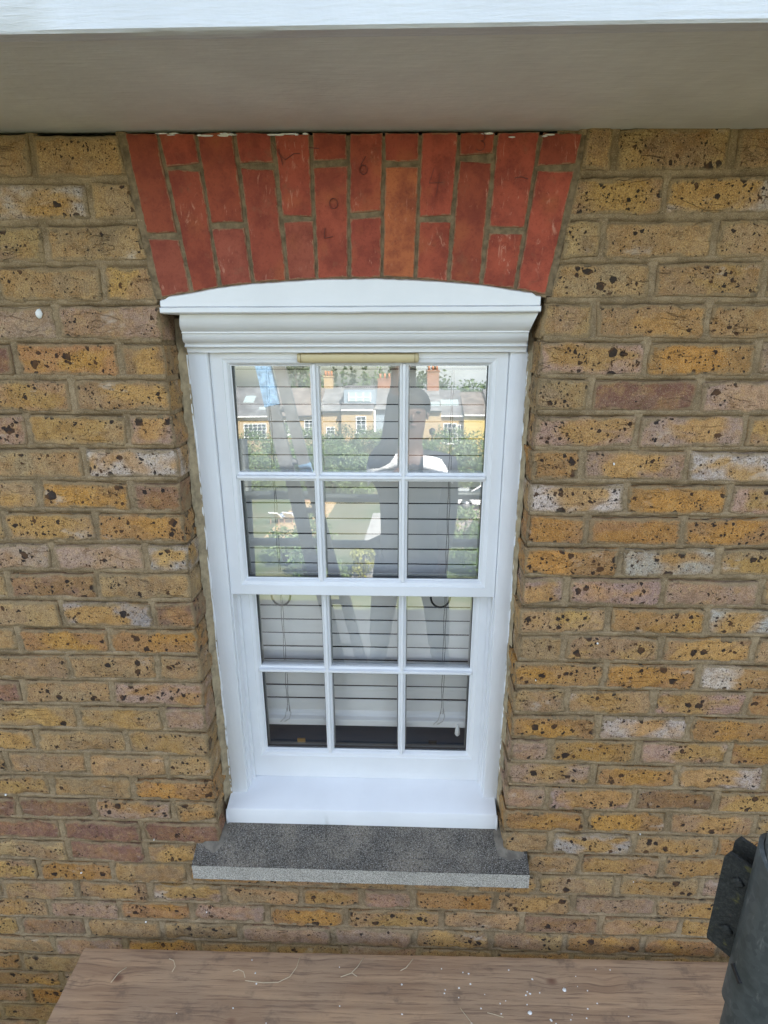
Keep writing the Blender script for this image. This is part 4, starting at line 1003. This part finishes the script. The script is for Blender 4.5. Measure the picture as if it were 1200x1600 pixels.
# ================================================================== THE MAN TAKING THE PICTURE (seen mirrored)
def skin_obj(name, V, E, rad_, mat, parent, sub=2, root=0):
    me = bpy.data.meshes.new(name); me.from_pydata(V, E, []); o = bpy.data.objects.new(name, me); COL.objects.link(o); o.parent = parent
    md = o.modifiers.new('skin', 'SKIN'); md.use_smooth_shade = True
    sv = me.skin_vertices[0].data
    for i, r in enumerate(rad_): sv[i].radius = r if isinstance(r, tuple) else (r, r)
    sv[root].use_root = True
    sb = o.modifiers.new('sub', 'SUBSURF'); sb.levels = sub; sb.render_levels = sub
    me.materials.append(mat); return o
PX, PY, PZ = .150, -1.56, -2.215   # body heights are measured from here; the knees are bent onto the deck at -2.03
man = empty('person', (PX, PY, PZ), label='man in black jacket with white shoulder panels holding a phone above his head', cat='person')
M_skin = simple('skin', (.12, .066, .046), .55); M_cloth = simple('black_jacket', (.028, .030, .036), .8, 0, 9, .2); M_trs = simple('charcoal_trousers', (.032, .033, .037), .85); M_hair = simple('dark_hair', (.015, .012, .010), .7); M_wp = simple('white_panel_fabric', (.78, .78, .78), .8); M_shoe = simple('black_boot', (.015, .015, .016), .5)
V, E_, Rr_ = [], [], []
def jn(p, r, par=None):
    V.append(p); Rr_.append(r)
    if par is not None: E_.append((par, len(V) - 1))
    return len(V) - 1
pel = jn((0, 0, .98), (.155, .11)); wst = jn((0, .005, 1.10), (.145, .10), pel); chs = jn((0, -.01, 1.28), (.175, .115), wst); shl = jn((0, -.01, 1.39), (.105, .075), chs)
nk = jn((0, .0, 1.49), .054, shl); hd0 = jn((.005, .015, 1.58), .072, nk); hd1 = jn((.008, .012, 1.67), (.080, .098), hd0); hd2 = jn((.008, .005, 1.745), (.070, .082), hd1)
hips = []
for s in (-1, 1):
    h = jn((s * .10, -.06, .90), .092, pel); kn = jn((s * .15, .12, .60), .060, h); an = jn((s * .18, -.02, .28), .040, kn); ft = jn((s * .19, .06, .235), (.042, .034), an); jn((s * .195, .15, .22), (.040, .024), ft)
def hand(par, wrist, dirv, side, palm_n, curl):
    """palm and five fingers with two bends each"""
    dirv = Vector(dirv).normalized(); side = Vector(side).normalized(); pn = Vector(palm_n).normalized(); wv_ = Vector(wrist)
    pm = jn(tuple(wv_ + dirv * .045), (.030, .015), par); pk = jn(tuple(wv_ + dirv * .082), (.034, .013), pm)
    for i, L in enumerate((.068, .076, .072, .056)):
        b = wv_ + dirv * .092 + side * (.027 - i * .018); a = jn(tuple(b), .0088, pk)
        d1 = (dirv * math.cos(curl) + pn * math.sin(curl)).normalized(); d2 = (dirv * math.cos(curl * 2.1) + pn * math.sin(curl * 2.1)).normalized()
        c1 = jn(tuple(b + d1 * L * .45), .0082, a); jn(tuple(b + d1 * L * .45 + d2 * L * .55), .0068, c1)
    t0 = jn(tuple(wv_ + dirv * .035 + side * .032 + pn * .006), .0105, pm); t1 = jn(tuple(wv_ + dirv * .062 + side * .050 + pn * .016), .0092, t0); jn(tuple(wv_ + dirv * .088 + side * .052 + pn * .026), .0075, t1)
# raised arm (his left in the mirror) and hanging arm
phone_c = Vector((CAM.x - PX, CAM.y - .014 - PY, CAM.z - PZ))
s1 = jn((-.175, 0, 1.375), .056, shl); el = jn((-.105, .15, 1.50), .046, s1); wr = jn(tuple(phone_c + Vector((-.028, -.030, -.105))), .030, el)
hand(wr, phone_c + Vector((-.028, -.030, -.105)), (-.12, .1, 1), (1, .2, 0), (.55, .75, 0), .40)
s2 = jn((.180, -.005, 1.375), .056, shl); e2 = jn((.208, -.01, 1.13), .048, s2); w2 = jn((.180, .13, .90), .030, e2)
hand(w2, (.180, .13, .90), (-.1, .25, -1), (-.3, 1, .2), (-1, 0, 0), .35)
V = [tuple(v) for v in V]
body = skin_obj('body', V, E_, Rr_, M_skin, man)
# clothes as continuous skins a little larger than the body
cl_i = [((0, -.005, .62), (.190, .150)), ((0, .005, 1.08), (.172, .130)), ((0, -.01, 1.26), (.195, .132)), ((0, -.01, 1.405), (.150, .102)), ((0, 0, 1.50), .072), ((-.190, 0, 1.395), .080), ((-.105, .15, 1.50), .050), (tuple(phone_c * .90 + Vector((-.105, .15, 1.50)) * .10 + Vector((-.026, -.028, -.095))), .038), ((.195, -.005, 1.395), .080), ((.208, -.01, 1.13), .062), ((.182, .12, .925), .045)]
skin_obj('jacket', [c[0] for c in cl_i], [(0, 1), (1, 2), (2, 3), (3, 4), (3, 5), (5, 6), (6, 7), (3, 8), (8, 9), (9, 10)], [c[1] for c in cl_i], M_cloth, man)
tr_i = [((0, -.01, .98), (.160, .120)), ((-.10, -.06, .88), .108), ((-.15, .12, .60), .080), ((-.18, -.015, .27), .066), ((.10, -.06, .88), .108), ((.15, .12, .60), .080), ((.18, -.015, .27), .066)]
skin_obj('trousers', [c[0] for c in tr_i], [(0, 1), (1, 2), (2, 3), (0, 4), (4, 5), (5, 6)], [c[1] for c in tr_i], M_trs, man)
for s in (-1, 1):
    skin_obj('boot', [(s * .180, -.035, .29), (s * .182, -.03, .245), (s * .19, .06, .235), (s * .196, .155, .225)], [(0, 1), (1, 2), (2, 3)], [.060, .058, .050, .040], M_shoe, man)
    # white yoke panel on each shoulder: curved patch over the chest and shoulder
    q = MB(); P = np.zeros((14, 10, 3))
    for i in range(14):
        for j in range(10):
            u, v = i / 13, j / 9; x = s * (.065 + .165 * u); z_ = 1.462 - .070 * u ** 2 - v * (.075 + .03 * u + .008 * math.sin(u * 14 + s))
            yb = .142 - .070 * u ** 2.2 - .050 * (1 - v) ** 1.6 + (.008 * math.sin(u * 9 + v * 3)); P[i, j] = (x, yb, z_)
    q.grid(P, True); q.grid(P - np.array([0, .006, 0]), True, True); q.build('white_panel', M_wp, man)
# hair, ears, face
def sphere(name, c, r, mat, parent, sc=(1, 1, 1), zmin=None):
    bm = bmesh.new(); bmesh.ops.create_uvsphere(bm, u_segments=28, v_segments=20, radius=1)
    me = bpy.data.meshes.new(name)
    for v in bm.verts:
        v.co = Vector((v.co.x * r * sc[0], v.co.y * r * sc[1], v.co.z * r * sc[2]))
        if zmin is not None and v.co.z < zmin(v.co): v.co.z = zmin(v.co)
        v.co += Vector(c)
    bm.to_mesh(me); bm.free()
    for p_ in me.polygons: p_.use_smooth = True
    me.materials.append(mat); o = bpy.data.objects.new(name, me); COL.objects.link(o); o.parent = parent; return o
sphere('hair', (.008, -.008, 1.712), .1, M_hair, man, (.96, 1.10, 1.0), lambda c: -.004 if c.y > .03 else -.08)
for s in (-1, 1):
    sphere('ear', (.008 + s * .078, .005, 1.665), .02, M_skin, man, (.4, .8, 1.4)); sphere('eye', (.008 + s * .030, .094, 1.682), .011, M_hair, man, (1.2, .5, .6))
sphere('nose', (.008, .108, 1.655), .014, M_skin, man, (.8, 1.1, 1.4)); sphere('mouth', (.008, .090, 1.615), .020, simple('lips', (.13, .06, .05), .5), man, (1.1, .5, .3))
ph = empty('phone', (CAM.x + .02, CAM.y - .014, CAM.z - .055), label='black phone held up by the man with its lens towards the window', cat='phone')
mb = MB(); mb.box(-.037, .037, -.006, .0015, -.078, .078, .0012); mb.build('phone_body', simple('phone_black', (.01, .01, .012), .25), ph)
mb = MB(); mb.box(-.033, .033, -.0066, -.0061, -.073, .073); mb.build('phone_screen', simple('phone_screen', (.03, .03, .035), .1), ph)
mb = MB(); mb.tube([(-.020, .0016, .055), (-.020, .0030, .055)], .006, 16); mb.build('phone_lens', M_dark, ph)

# ================================================================== THE STREET BEHIND (seen mirrored)
YM = .25    # mirrored depth D lies at world y = YM - D
M_w2 = simple('white_upvc', (.80, .80, .78), .4); M_paneD = simple('dark_pane', (.04, .05, .06), .1); M_paneL = simple('skylight_glass', (.42, .50, .50), .15)
M_roofs = [simple('roof_slate_far_%s' % c, v, .75, 0, 1.3, .3) for c, v in (('grey', (.17, .165, .165)), ('brown', (.20, .165, .14)), ('pale', (.23, .225, .22)))]
M_red2 = far_brick('red_brick_far', (.36, .13, .07), (.28, .10, .06), (.3, .24, .18)); M_pot = simple('terracotta', (.50, .20, .09), .8); M_greyw = simple('blue_grey_render', (.30, .36, .42), .8); M_yelw = simple('yellow_render', (.62, .46, .14), .8); M_pipe = simple('white_pipe', (.8, .8, .8), .5)
DH = 45.0; YH = YM - DH          # front of the row opposite, faces +y
def house(x0, x1, eave, ridge, wallm, roofm, label, wins=(), skylights=(), chims=(), setback=0, dormer=None, pipe=None):
    eave += 3.83; ridge += 3.83; wins = [(a, b + 3.83, c, d) for a, b, c, d in wins]
    if dormer: dormer = (dormer[0], dormer[1], dormer[2] + 3.83, dormer[3] + 3.83, dormer[4], dormer[5])
    hx = (x0 + x1) / 2; h = empty('terraced_house', (hx, YH - setback, GZ), label=label, cat='house', group='terraced houses across the gardens')
    def part(mb, nm, mt, par=None): return mb.build(nm, mt, par or h)
    Wd = (x1 - x0) / 2; E1 = eave - GZ; R1 = ridge - GZ
    mb = MB(); mb.box(-Wd, Wd, -8, 0, 0, E1); mb.prism([(-8, E1), (0, E1), (-4, R1)], -Wd, Wd) ; part(mb, 'wall', wallm)
    mb = MB(); mb.prism([(.25, E1 - .12), (.25, E1 - .02), (-4, R1 + .10), (-8.3, E1 - .02), (-8.3, E1 - .12), (-4, R1 + .001)], -Wd - .02, Wd + .02); rfo = part(mb, 'roof', roofm)
    sl_ = (R1 + .1 - (E1 - .02)) / 4.25
    mb = MB(); mb.box(-Wd, Wd, .25, .33, E1 - .16, E1 - .04); part(mb, 'gutter', M_w2 if random.random() < .5 else M_dark)
    for (wx, wz, ww, wh) in wins:
        mb = MB(); a, b, c, d = wx - hx - ww / 2, wx - hx + ww / 2, wz - GZ - wh / 2, wz - GZ + wh / 2
        f_ = .07; mb.box(a, a + f_, -.05, .06, c, d); mb.box(b - f_, b, -.05, .06, c, d); mb.box(a + f_, b - f_, -.05, .058, c, c + f_); mb.box(a + f_, b - f_, -.05, .058, d - f_, d); mb.box(a - .05, b + .05, .0, .14, c - .08, c - .001)
        nb_ = max(1, int(ww / .5))
        for i in range(1, nb_ + 1): x = a + (b - a) * i / (nb_ + 1); mb.box(x - .02, x + .02, .01, .055, c + f_, d - f_)
        for i in range(1, 4): z_ = c + (d - c) * i / 4; mb.box(a + f_, b - f_, .012, .05, z_ - .018, z_ + .018)
        wo = part(mb, 'window', M_w2); mb = MB(); mb.box(a + f_, b - f_, .002, .008, c + f_, d - f_); mb.build('pane', M_paneD, wo)
    for (sx, t0, sw, sh) in skylights:
        mb = MB(); a = sx - hx
        y0_ = .25 - 4.25 * t0; y1_ = y0_ - sh; z0_ = E1 - .02 + sl_ * (.25 - y0_); z1_ = E1 - .02 + sl_ * (.25 - y1_)
        mb.add([(a, y0_, z0_ + .08), (a + sw, y0_, z0_ + .08), (a + sw, y1_, z1_ + .08), (a, y1_, z1_ + .08), (a, y0_, z0_), (a + sw, y0_, z0_), (a + sw, y1_, z1_), (a, y1_, z1_)], [(0, 1, 2, 3), (0, 4, 5, 1), (1, 5, 6, 2), (2, 6, 7, 3), (3, 7, 4, 0)])
        mb.build('skylight', M_paneL, rfo)
    for (cx_, cw, chh, yel) in chims:
        mb = MB(); a = cx_ - hx; mb.box(a - cw / 2, a + cw / 2, -4.4, -3.6, R1 - .5, R1 + chh); mb.box(a - cw / 2 - .06, a + cw / 2 + .06, -4.46, -3.54, R1 + chh, R1 + chh + .12); ch = part(mb, 'chimney', M_farwall if yel else M_red2)
        for i in range(3):
            mb = MB(); xx_ = a - cw / 2 + cw * (i + .5) / 3; mb.tube([(xx_, -4, R1 + chh + .12), (xx_, -4, R1 + chh + .55)], [.11, .09], 10); mb.build('chimney_pot', M_pot, ch)
    if dormer:
        dx0, dx1, dz0, dz1, gx0_, gx1_ = dormer
        mb = MB(); mb.box(dx0 - hx, dx1 - hx, -3.6, -.7, dz0 - GZ, dz1 - GZ); dm = part(mb, 'dormer', M_greyw)
        mb = MB(); mb.box(gx0_ - hx, gx1_ - hx, -.69, -.62, dz0 - GZ + .25, dz1 - GZ - .2); dg = mb.build('dormer_window', M_paneL, dm)
        mb = MB()
        for i in range(4): x = gx0_ - hx + (gx1_ - gx0_) * i / 3; mb.box(x - .04, x + .04, -.68, -.60, dz0 - GZ + .25, dz1 - GZ - .2)
        mb.box(gx0_ - hx, gx1_ - hx, -.68, -.605, (dz0 + dz1) / 2 - GZ - .03, (dz0 + dz1) / 2 - GZ + .03)
        mb.build('dormer_bars', M_w2, dm)
    if pipe: mb = MB(); mb.tube([(pipe - hx, .08, .2), (pipe - hx, .08, E1 - .1)], .07, 8); part(mb, 'downpipe', M_pipe)
    return h
house(-22, -10.4, -6.7, -4.6, M_farwall, M_roofs[0], 'yellow brick house with a wide white window band, leftmost mirrored roof', [(-12.2, -8.0, 2.0, 1.2), (-16, -8, 1.2, 1.3)], [(-13.6, .45, .9, .9), (-12.0, .2, .7, .3)], [], 1.0)
house(-10.4, -6.6, -6.7, -4.7, M_farwall, M_roofs[1], 'brick house with a tall red brick chimney stack and three pots', [(-7.5, -7.7, .8, 1.2), (-9.2, -7.7, .8, 1.2)], [], [(-7.5, 1.0, 1.1, False)], .2, None)
house(-6.6, -4.75, -6.4, -4.6, M_farwall, M_roofs[2], 'narrow brick house with a yellow brick chimney beside its party wall', [(-5.7, -8.3, .7, 1.2)], [], [(-6.3, .8, .9, True)], .6, None)
house(-4.75, -2.15, -6.25, -4.5, M_farwall, M_roofs[0], 'brick house with a grey dormer of white panes and one white sash window', [(-3.15, -7.5, .85, 1.35)], [], [], 0, (-4.6, -2.0, -5.95, -4.75, -4.2, -2.4), -2.05)
house(-2.15, .25, -6.3, -4.6, M_greyw, M_roofs[2], 'blue grey rendered house with a terracotta chimney stack', [(-.9, -7.4, .8, 1.2)], [], [(-1.4, 1.2, .7, False)], 1.2, None)
house(.25, 3.1, -6.1, -4.5, M_farwall, M_roofs[2], 'yellow brick house with one small dark skylight', [], [(2.1, .2, .9, .6)], [(2.6, 1.0, 1.5, False)], -.3, None)
house(3.1, 5.0, -6.5, -4.6, M_farwall, M_roofs[0], 'brick house with two pale skylights and a grid of white windows', [(3.9, -8.0, 1.1, 1.6), (4.75, -8.0, .5, 1.4)], [(3.2, .35, 1.5, .9)], [], .8, None)
house(5.0, 6.9, -6.4, -4.8, M_yelw, M_roofs[1], 'yellow rendered house at the mirrored right pane edge', [], [], [], .4, None)
house(6.9, 14, -6.4, -4.6, M_farwall, M_roofs[0], 'brick house at the right end of the mirrored row', [(9, -7.7, .9, 1.3), (11.5, -7.7, .9, 1.3)], [], [(10, 1.0, 1.2, False)], .2, None)
house(-34, -22, -6.7, -4.6, M_farwall, M_roofs[1], 'brick house at the left end of the mirrored row', [(-25, -7.7, .9, 1.3), (-29, -7.7, .9, 1.3)], [], [(-26, 1.0, 1.2, False)], .5, None)

def remap(x, D):
    # ground points were surveyed against a level 3.9 m lower: bring them onto this ground along their sight lines
    a = math.atan(11.2 / D) - R(4.86); D2 = 7.3 / math.tan(a); return .11 + (x - .11) * D2 / D, D2
# foliage
def leaf_mat(name, c1, c2):
    m, nt, n, l, b = newmat(name); g = G(nt); p = g.pos()
    f = g.noise(p, 2.2, 4, .6); f2 = g.node('ShaderNodeNewGeometry').outputs['Random Per Island']
    c = g.mix(g.step(f, .35, .65), c1, c2); c = g.mix(g.math('MULTIPLY', f2, .5), c, [min(1, x * 1.9) for x in c2])
    g.put(b.inputs['Base Color'], c); b.inputs['Roughness'].default_value = .6
    g.put(b.inputs['Subsurface Weight'], 0.0); return m
M_leaf = [leaf_mat('leaf_mid', (.045, .085, .02), (.085, .14, .03)), leaf_mat('leaf_dark', (.025, .05, .015), (.05, .085, .022)), leaf_mat('leaf_yellow', (.16, .17, .03), (.25, .24, .04)), leaf_mat('leaf_pale', (.09, .13, .05), (.15, .20, .08))]
M_bark = simple('bark', (.09, .065, .045), .9, 0, 20, .3)
def leaves(c, r, n, ls, rs, fill=.55):
    """leaf quads scattered through clumps inside an ellipsoid"""
    r = np.array(r); ncl = max(6, int(n / 60)); d = rs.normal(size=(ncl, 3)); d /= np.linalg.norm(d, axis=1)[:, None]
    cc = d * r * (rs.uniform(fill, 1.0, ncl) ** .6)[:, None]; which = rs.integers(0, ncl, n)
    p = cc[which] + rs.normal(size=(n, 3)) * r.mean() * .16 + np.array(c)
    a = rs.normal(size=(n, 3)); a /= np.linalg.norm(a, axis=1)[:, None]; b = np.cross(a, rs.normal(size=(n, 3))); b /= np.linalg.norm(b, axis=1)[:, None]
    s = ls * rs.uniform(.6, 1.3, n)[:, None]
    v = np.stack([p - a * s, p + b * s * .45, p + a * s, p - b * s * .45], 1).reshape(-1, 3)
    return v, np.arange(4 * n).reshape(n, 4)
def leaf_obj(name, V, F, mat, parent):
    me = bpy.data.meshes.new(name); me.vertices.add(len(V)); me.vertices.foreach_set('co', V.astype(np.float32).ravel())
    me.loops.add(F.size); me.loops.foreach_set('vertex_index', F.astype(np.int32).ravel()); me.polygons.add(len(F)); me.polygons.foreach_set('loop_start', np.arange(0, F.size, 4, dtype=np.int32)); me.polygons.foreach_set('loop_total', np.full(len(F), 4, dtype=np.int32))
    me.update(); me.validate(); me.materials.append(mat); o = bpy.data.objects.new(name, me); COL.objects.link(o); o.parent = parent; return o
rs = np.random.default_rng(5)
def shrub(x, D, w_, h, mi, label, n=1500, ls=.09, group='garden shrubs', nm='shrub', cat='shrub'):
    D0_ = D; x, D = remap(x, D); w_ *= D / D0_; h *= D / D0_
    s = empty(nm, (x, YM - D, GZ), label=label, cat=cat, group=group)
    V_, F_ = leaves((0, 0, h * .55), (w_ / 2, w_ / 2, h * .45), n, ls, rs); leaf_obj('foliage', V_, F_, M_leaf[mi], s)
    mb = MB()
    for i in range(5):
        a = i * 1.3; mb.tube([(0, 0, 0), (math.cos(a) * w_ * .12, math.sin(a) * w_ * .12, h * .3), (math.cos(a) * w_ * .25, math.sin(a) * w_ * .25, h * .65)], [.05, .035, .015], 6)
    mb.build('stem', M_bark, s); return s
def tree(x, D, h, w_, mi, label, n=3500, ls=.16, base=None, conifer=False):
    s = empty('conifer_tree' if conifer else 'tree', (x, YM - D, GZ), label=label, cat='tree', group='trees beyond the houses')
    if conifer:
        Vs, Fs, k0 = [], [], 0
        for t in np.linspace(.12, .97, 12):
            v, f = leaves((0, 0, h * t), (w_ / 2 * (1.05 - t) + .2, w_ / 2 * (1.05 - t) + .2, h * .06), n // 12, ls, rs, .3); Vs.append(v); Fs.append(f + k0); k0 += len(v)
        leaf_obj('crown', np.concatenate(Vs), np.concatenate(Fs), M_leaf[mi], s)
    else:
        V_, F_ = leaves((0, 0, h * .66), (w_ / 2, w_ / 2, h * .34), n, ls, rs); leaf_obj('crown', V_, F_, M_leaf[mi], s)
    mb = MB(); mb.tube([(0, 0, 0), (.1, 0, h * .4), (0, .1, h * .8)], [.28, .18, .06], 8)
    if not conifer:
        for i in range(5): a = i * 1.25; mb.tube([(.08, 0, h * .35), (math.cos(a) * w_ * .2, math.sin(a) * w_ * .2, h * .55), (math.cos(a) * w_ * .36, math.sin(a) * w_ * .36, h * .75)], [.12, .08, .03], 6)
    mb.build('trunk', M_bark, s); return s
ORD = ['second from the left at the back', 'fourth from the left at the back', 'leftmost', 'leftmost of the nearer ones', 'fifth from the left at the back', 'sixth from the left at the back', 'left of the white sash window', 'under the white sash window', 'under the white downpipe', 'behind the mirrored man', 'second of the nearer ones', 'third of the nearer ones', 'just left of the man', 'under the grid of white windows', 'under the yellow house', 'nearer, left of the car', 'nearer, behind the car', 'rightmost', 'just right of the man']
# belt of shrubs in front of the houses (D 34-42)
k = 0
for x, D, w_, h, mi in ((-11.6, 42.5, 2.6, 2.6, 0), (-9.2, 43, 2.4, 2.7, 3), (-13.6, 40, 2.6, 2.4, 1), (-10.6, 38, 2.8, 2.3, 3), (-7.4, 42.5, 2.4, 2.6, 0), (-5.6, 42.4, 2.2, 2.2, 3), (-4.2, 42, 2.4, 2.7, 1), (-2.7, 43, 2.2, 2.5, 0), (-1.2, 42, 2.2, 2.7, 3), (.6, 43, 2.4, 2.4, 0), (-7.0, 37.5, 2.6, 2.3, 0), (-4.8, 38.5, 2.6, 2.5, 0), (-3.2, 37, 2.2, 2.2, 3), (3.6, 42, 2.6, 2.9, 0), (5.6, 41.4, 2.8, 2.6, 0), (4.4, 38, 2.6, 2.5, 3), (6.6, 38, 3, 2.6, 0), (7.8, 42, 3, 2.8, 1), (2.2, 41, 2.4, 2.2, 0)):
    shrub(x, D, w_ * 1.25, h * 1.5, mi, '%s %s shrub in the mirrored row, %s' % (['narrow', 'broad'][int(w_ > 2.4)], ['mid green', 'dark green', 'yellow green', 'pale green'][mi], ORD[k]), 3000, .10, 'shrubs before the mirrored houses'); k += 1
# nearer planting: sunlit bushes in the lower panes
shrub(-1.75, 24.0, 1.4, 1.5, 2, 'bright yellow green bush beside the garden path, lowest in the middle pane', 1500, .07)
shrub(-5.5, 24.5, 1.7, 2.0, 3, 'pale leafy bush mirrored low in the left pane', 1600, .08); shrub(-4.4, 26.0, 1.8, 2.6, 3, 'tall pale bush mirrored beside the first glazing bar', 1800, .08); shrub(-4.1, 22.5, 1.6, 1.8, 0, 'mid green bush nearest the deck', 1500, .08)
shrub(3.2, 27.5, 2.2, 2.0, 3, 'pale leafy bush mirrored at the right pane edge', 1800, .08); shrub(3.6, 23.5, 2.2, 2.2, 0, 'mid green bush low in the right pane', 1800, .08); shrub(2.7, 30, 1.8, 1.2, 2, 'low yellow green bush by the paved drive', 1200, .07); shrub(-2.9, 22.0, 1.2, 1.4, 3, 'small pale bush left of the path', 1100, .07)
# trees behind the row
tree(-9.8, 52, 9.9, 3.0, 1, 'dark round tree rising behind the red chimney house', 3200, .16)
for i, x in enumerate((-5.4, -4.6, -3.9, -2.9, -.9, 1.5, 2.5)): tree(x * 1.25, 58, 8.7 + (i * 37 % 5) * .22, 1.5, 0 if i % 2 else 1, 'slim %s conifer behind the roofs, %s in its row' % (['mid green', 'dark green'][1 - i % 2], ['first', 'second', 'third', 'fourth', 'fifth', 'sixth', 'last'][i] + ' from the left'), 1500, .13, conifer=True)
for i, x in enumerate((-34, -27, -12, 3, 9.5, 15, -3.0)): tree(x, 66 + i % 3 * 4, 7.6 + (i % 4) * .35, 6.5, i % 2, 'distant broad tree on the skyline, ' + ['far beyond the left end house', 'second from the left', 'behind the house with the window band', 'behind the yellow house', 'behind the right end house', 'beyond the right end of the row', 'behind the terracotta chimney'][i], 2600, .22)
# distant low hill line
hl = MB(); xx = np.linspace(-300, 300, 60); P = np.zeros((60, 3, 3))
for j, (y, hh) in enumerate(((-170, 0), (-200, 1), (-240, 0))): P[:, j] = np.stack([xx, np.full(60, y), GZ + hh * (5.9 + 1.0 * fbm(xx * .02, 0, seed=4)) - .1], -1)
hl.grid(P, True); hl.build('hill', simple('wooded_hill', (.10, .13, .07), 1, 0, .3, .4), kind='structure')
# paths, paved drive, patio
def pave(name, x0, x1, D0, D1, z, mat):
    (x0, D0), (x1, D1) = remap(x0, D0), remap(x1, D1); mb = MB(); mb.add([(x0, YM - D1, z), (x1, YM - D1, z), (x1, YM - D0, z), (x0, YM - D0, z)], [(0, 1, 2, 3)]); return mb.build(name, mat, kind='structure')
M_pink = simple('pink_paving', (.42, .33, .29), .9, 0, 1.5, .2); M_conc = simple('concrete_path', (.42, .40, .37), .9, 0, 1.5, .2); M_sand = simple('sand_patio', (.50, .36, .20), .9, 0, 1.5, .2); M_ground_shade = simple('ground_shade', (.055, .055, .053), .9, 0, 3, .2)
pave('drive', 2.2, 9, 30.0, 38.0, GZ + .012, M_pink); pave('patio', -7.6, -4.4, 28.5, 37.0, GZ + .008, M_sand); rdm = MB(); rdm.add([(-30, YM - 16.5, GZ + .004), (30, YM - 16.5, GZ + .004), (30, -.1, GZ + .004), (-30, -.1, GZ + .004)], [(0, 1, 2, 3)]); rdm.build('ground_shade_sheet', M_ground_shade, kind='structure')  # dark sheet added near the house: the ground's shade put into its colour
mb = MB(); mb.add([(-1.9, YM - 18, GZ + .016), (-.4, YM - 18, GZ + .016), (-.8, YM - 31, GZ + .016), (-1.6, YM - 31, GZ + .016)], [(0, 1, 2, 3)]); mb.build('path', M_conc, kind='structure')
# garden wall, table with striped towels
t = empty('patio_table', (-5.2, YM - 30.3, GZ), label='wooden patio table with striped cloths on the sandy patio', cat='table'); M_tw = simple('patio_wood', (.40, .22, .12), .8)
mb = MB(); mb.box(-.9, .9, -.45, .45, .70, .75); mb.build('table_top', M_tw, t)
for sx in (-1, 1):
    for sy in (-1, 1): mb = MB(); mb.box(sx * .8 - .04, sx * .8 + .04, sy * .38 - .04, sy * .38 + .04, 0, .70); mb.build('leg', M_tw, t)
for i, x in enumerate((-6.4, -5.7)):
    cl_ = empty('sun_lounger', (x, YM - 28.0, GZ), R(20), label=['blue and white striped lounger, left of the pair on the patio', 'blue and white striped lounger, right of the pair on the patio'][i], cat='lounger', group='striped loungers on the patio')
    mb = MB(); mb.box(-.28, .28, -.8, .4, .28, .34); mb.box(-.28, .28, .4, .9, .30, .36, 0, Matrix.Translation((0, .4, .3)) @ Matrix.Rotation(.7, 4, 'X') @ Matrix.Translation((0, -.4, -.3))); mb.build('cushion', M_w2, cl_)
    mb = MB()
    for s_ in (-.18, 0, .18): mb.box(s_ - .04, s_ + .04, -.8, .4, .342, .346)
    mb.build('stripe', simple('blue_stripe', (.06, .13, .35), .8), cl_)
    for sx in (-.24, .24):
        for sy in (-.7, .6): mb = MB(); mb.box(sx - .02, sx + .02, sy - .02, sy + .02, 0, .28); mb.build('leg', M_tw, cl_)
# white parked car
car = empty('parked_car', (5.1, YM - 31.3, GZ), R(8), label='white parked car on the pink paved drive, mirrored at the right', cat='car')
M_car = simple('white_car_paint', (.82, .82, .82), .25, coat=.6)
prof = [(-2.1, .35), (-2.12, .72), (-1.9, .92), (-1.15, 1.0), (-.55, 1.42), (.9, 1.46), (1.65, 1.05), (2.05, .95), (2.12, .6), (2.05, .32)]
mb = MB(); vs = []
for y, k in ((-.86, .0), (-.80, 1.0), (.80, 1.0), (.86, .0)):
    for (x, z) in prof: vs.append((x, y * (1 if z < 1.1 else .84), z if k else min(z, 1.0) * 1.0 - (0.02 if z > .9 else 0)))
n = len(prof); mb.add(vs, [(i * n + j, i * n + (j + 1) % n, (i + 1) * n + (j + 1) % n, (i + 1) * n + j) for i in range(3) for j in range(n)] + [tuple(range(n)), tuple(range(4 * n - 1, 3 * n - 1, -1))]); mb.build('body', M_car, car)
mb = MB()
for sy in (-1, 1): mb.add([(-.98, sy * .80, 1.05), (-.50, sy * .70, 1.36), (.85, sy * .70, 1.40), (1.35, sy * .80, 1.08)], [(0, 1, 2, 3)])
mb.build('side_window', M_paneD, car); mb = MB(); mb.add([(-1.16, -.66, 1.03), (-1.16, .66, 1.03), (-.60, .60, 1.40), (-.60, -.60, 1.40)], [(0, 1, 2, 3)]); mb.build('windscreen', M_paneD, car)
for sx in (-1.3, 1.3):
    for sy in (-.78, .78):
        mb = MB(); mb.tube([(sx, sy - .1, .32), (sx, sy + .1, .32)], .32, 20); wh = mb.build('wheel', simple('tyre', (.02, .02, .02), .8), car); mb = MB(); mb.tube([(sx, sy - .11, .32), (sx, sy + .11, .32)], .19, 16); mb.build('rim', M_spacer, wh)
for sy in (-.6, .6): mb = MB(); mb.box(-2.13, -2.09, sy - .18, sy + .18, .62, .76, .01); mb.build('headlight', M_paneL, car)
# street lamp in front of the houses
lm = empty('street_lamp', (2.35, YM - 43.8, GZ), label='dark lantern post in front of the yellow brick house', cat='street lamp'); mb = MB(); mb.tube([(0, 0, 0), (0, 0, 3.4)], .05, 8); mb.build('post', M_dark, lm); mb = MB(); mb.tube([(0, 0, 3.4), (0, 0, 3.5), (0, 0, 3.85), (0, 0, 4.0)], [.08, .2, .26, .05], 8); mb.build('lantern', M_dark, lm)
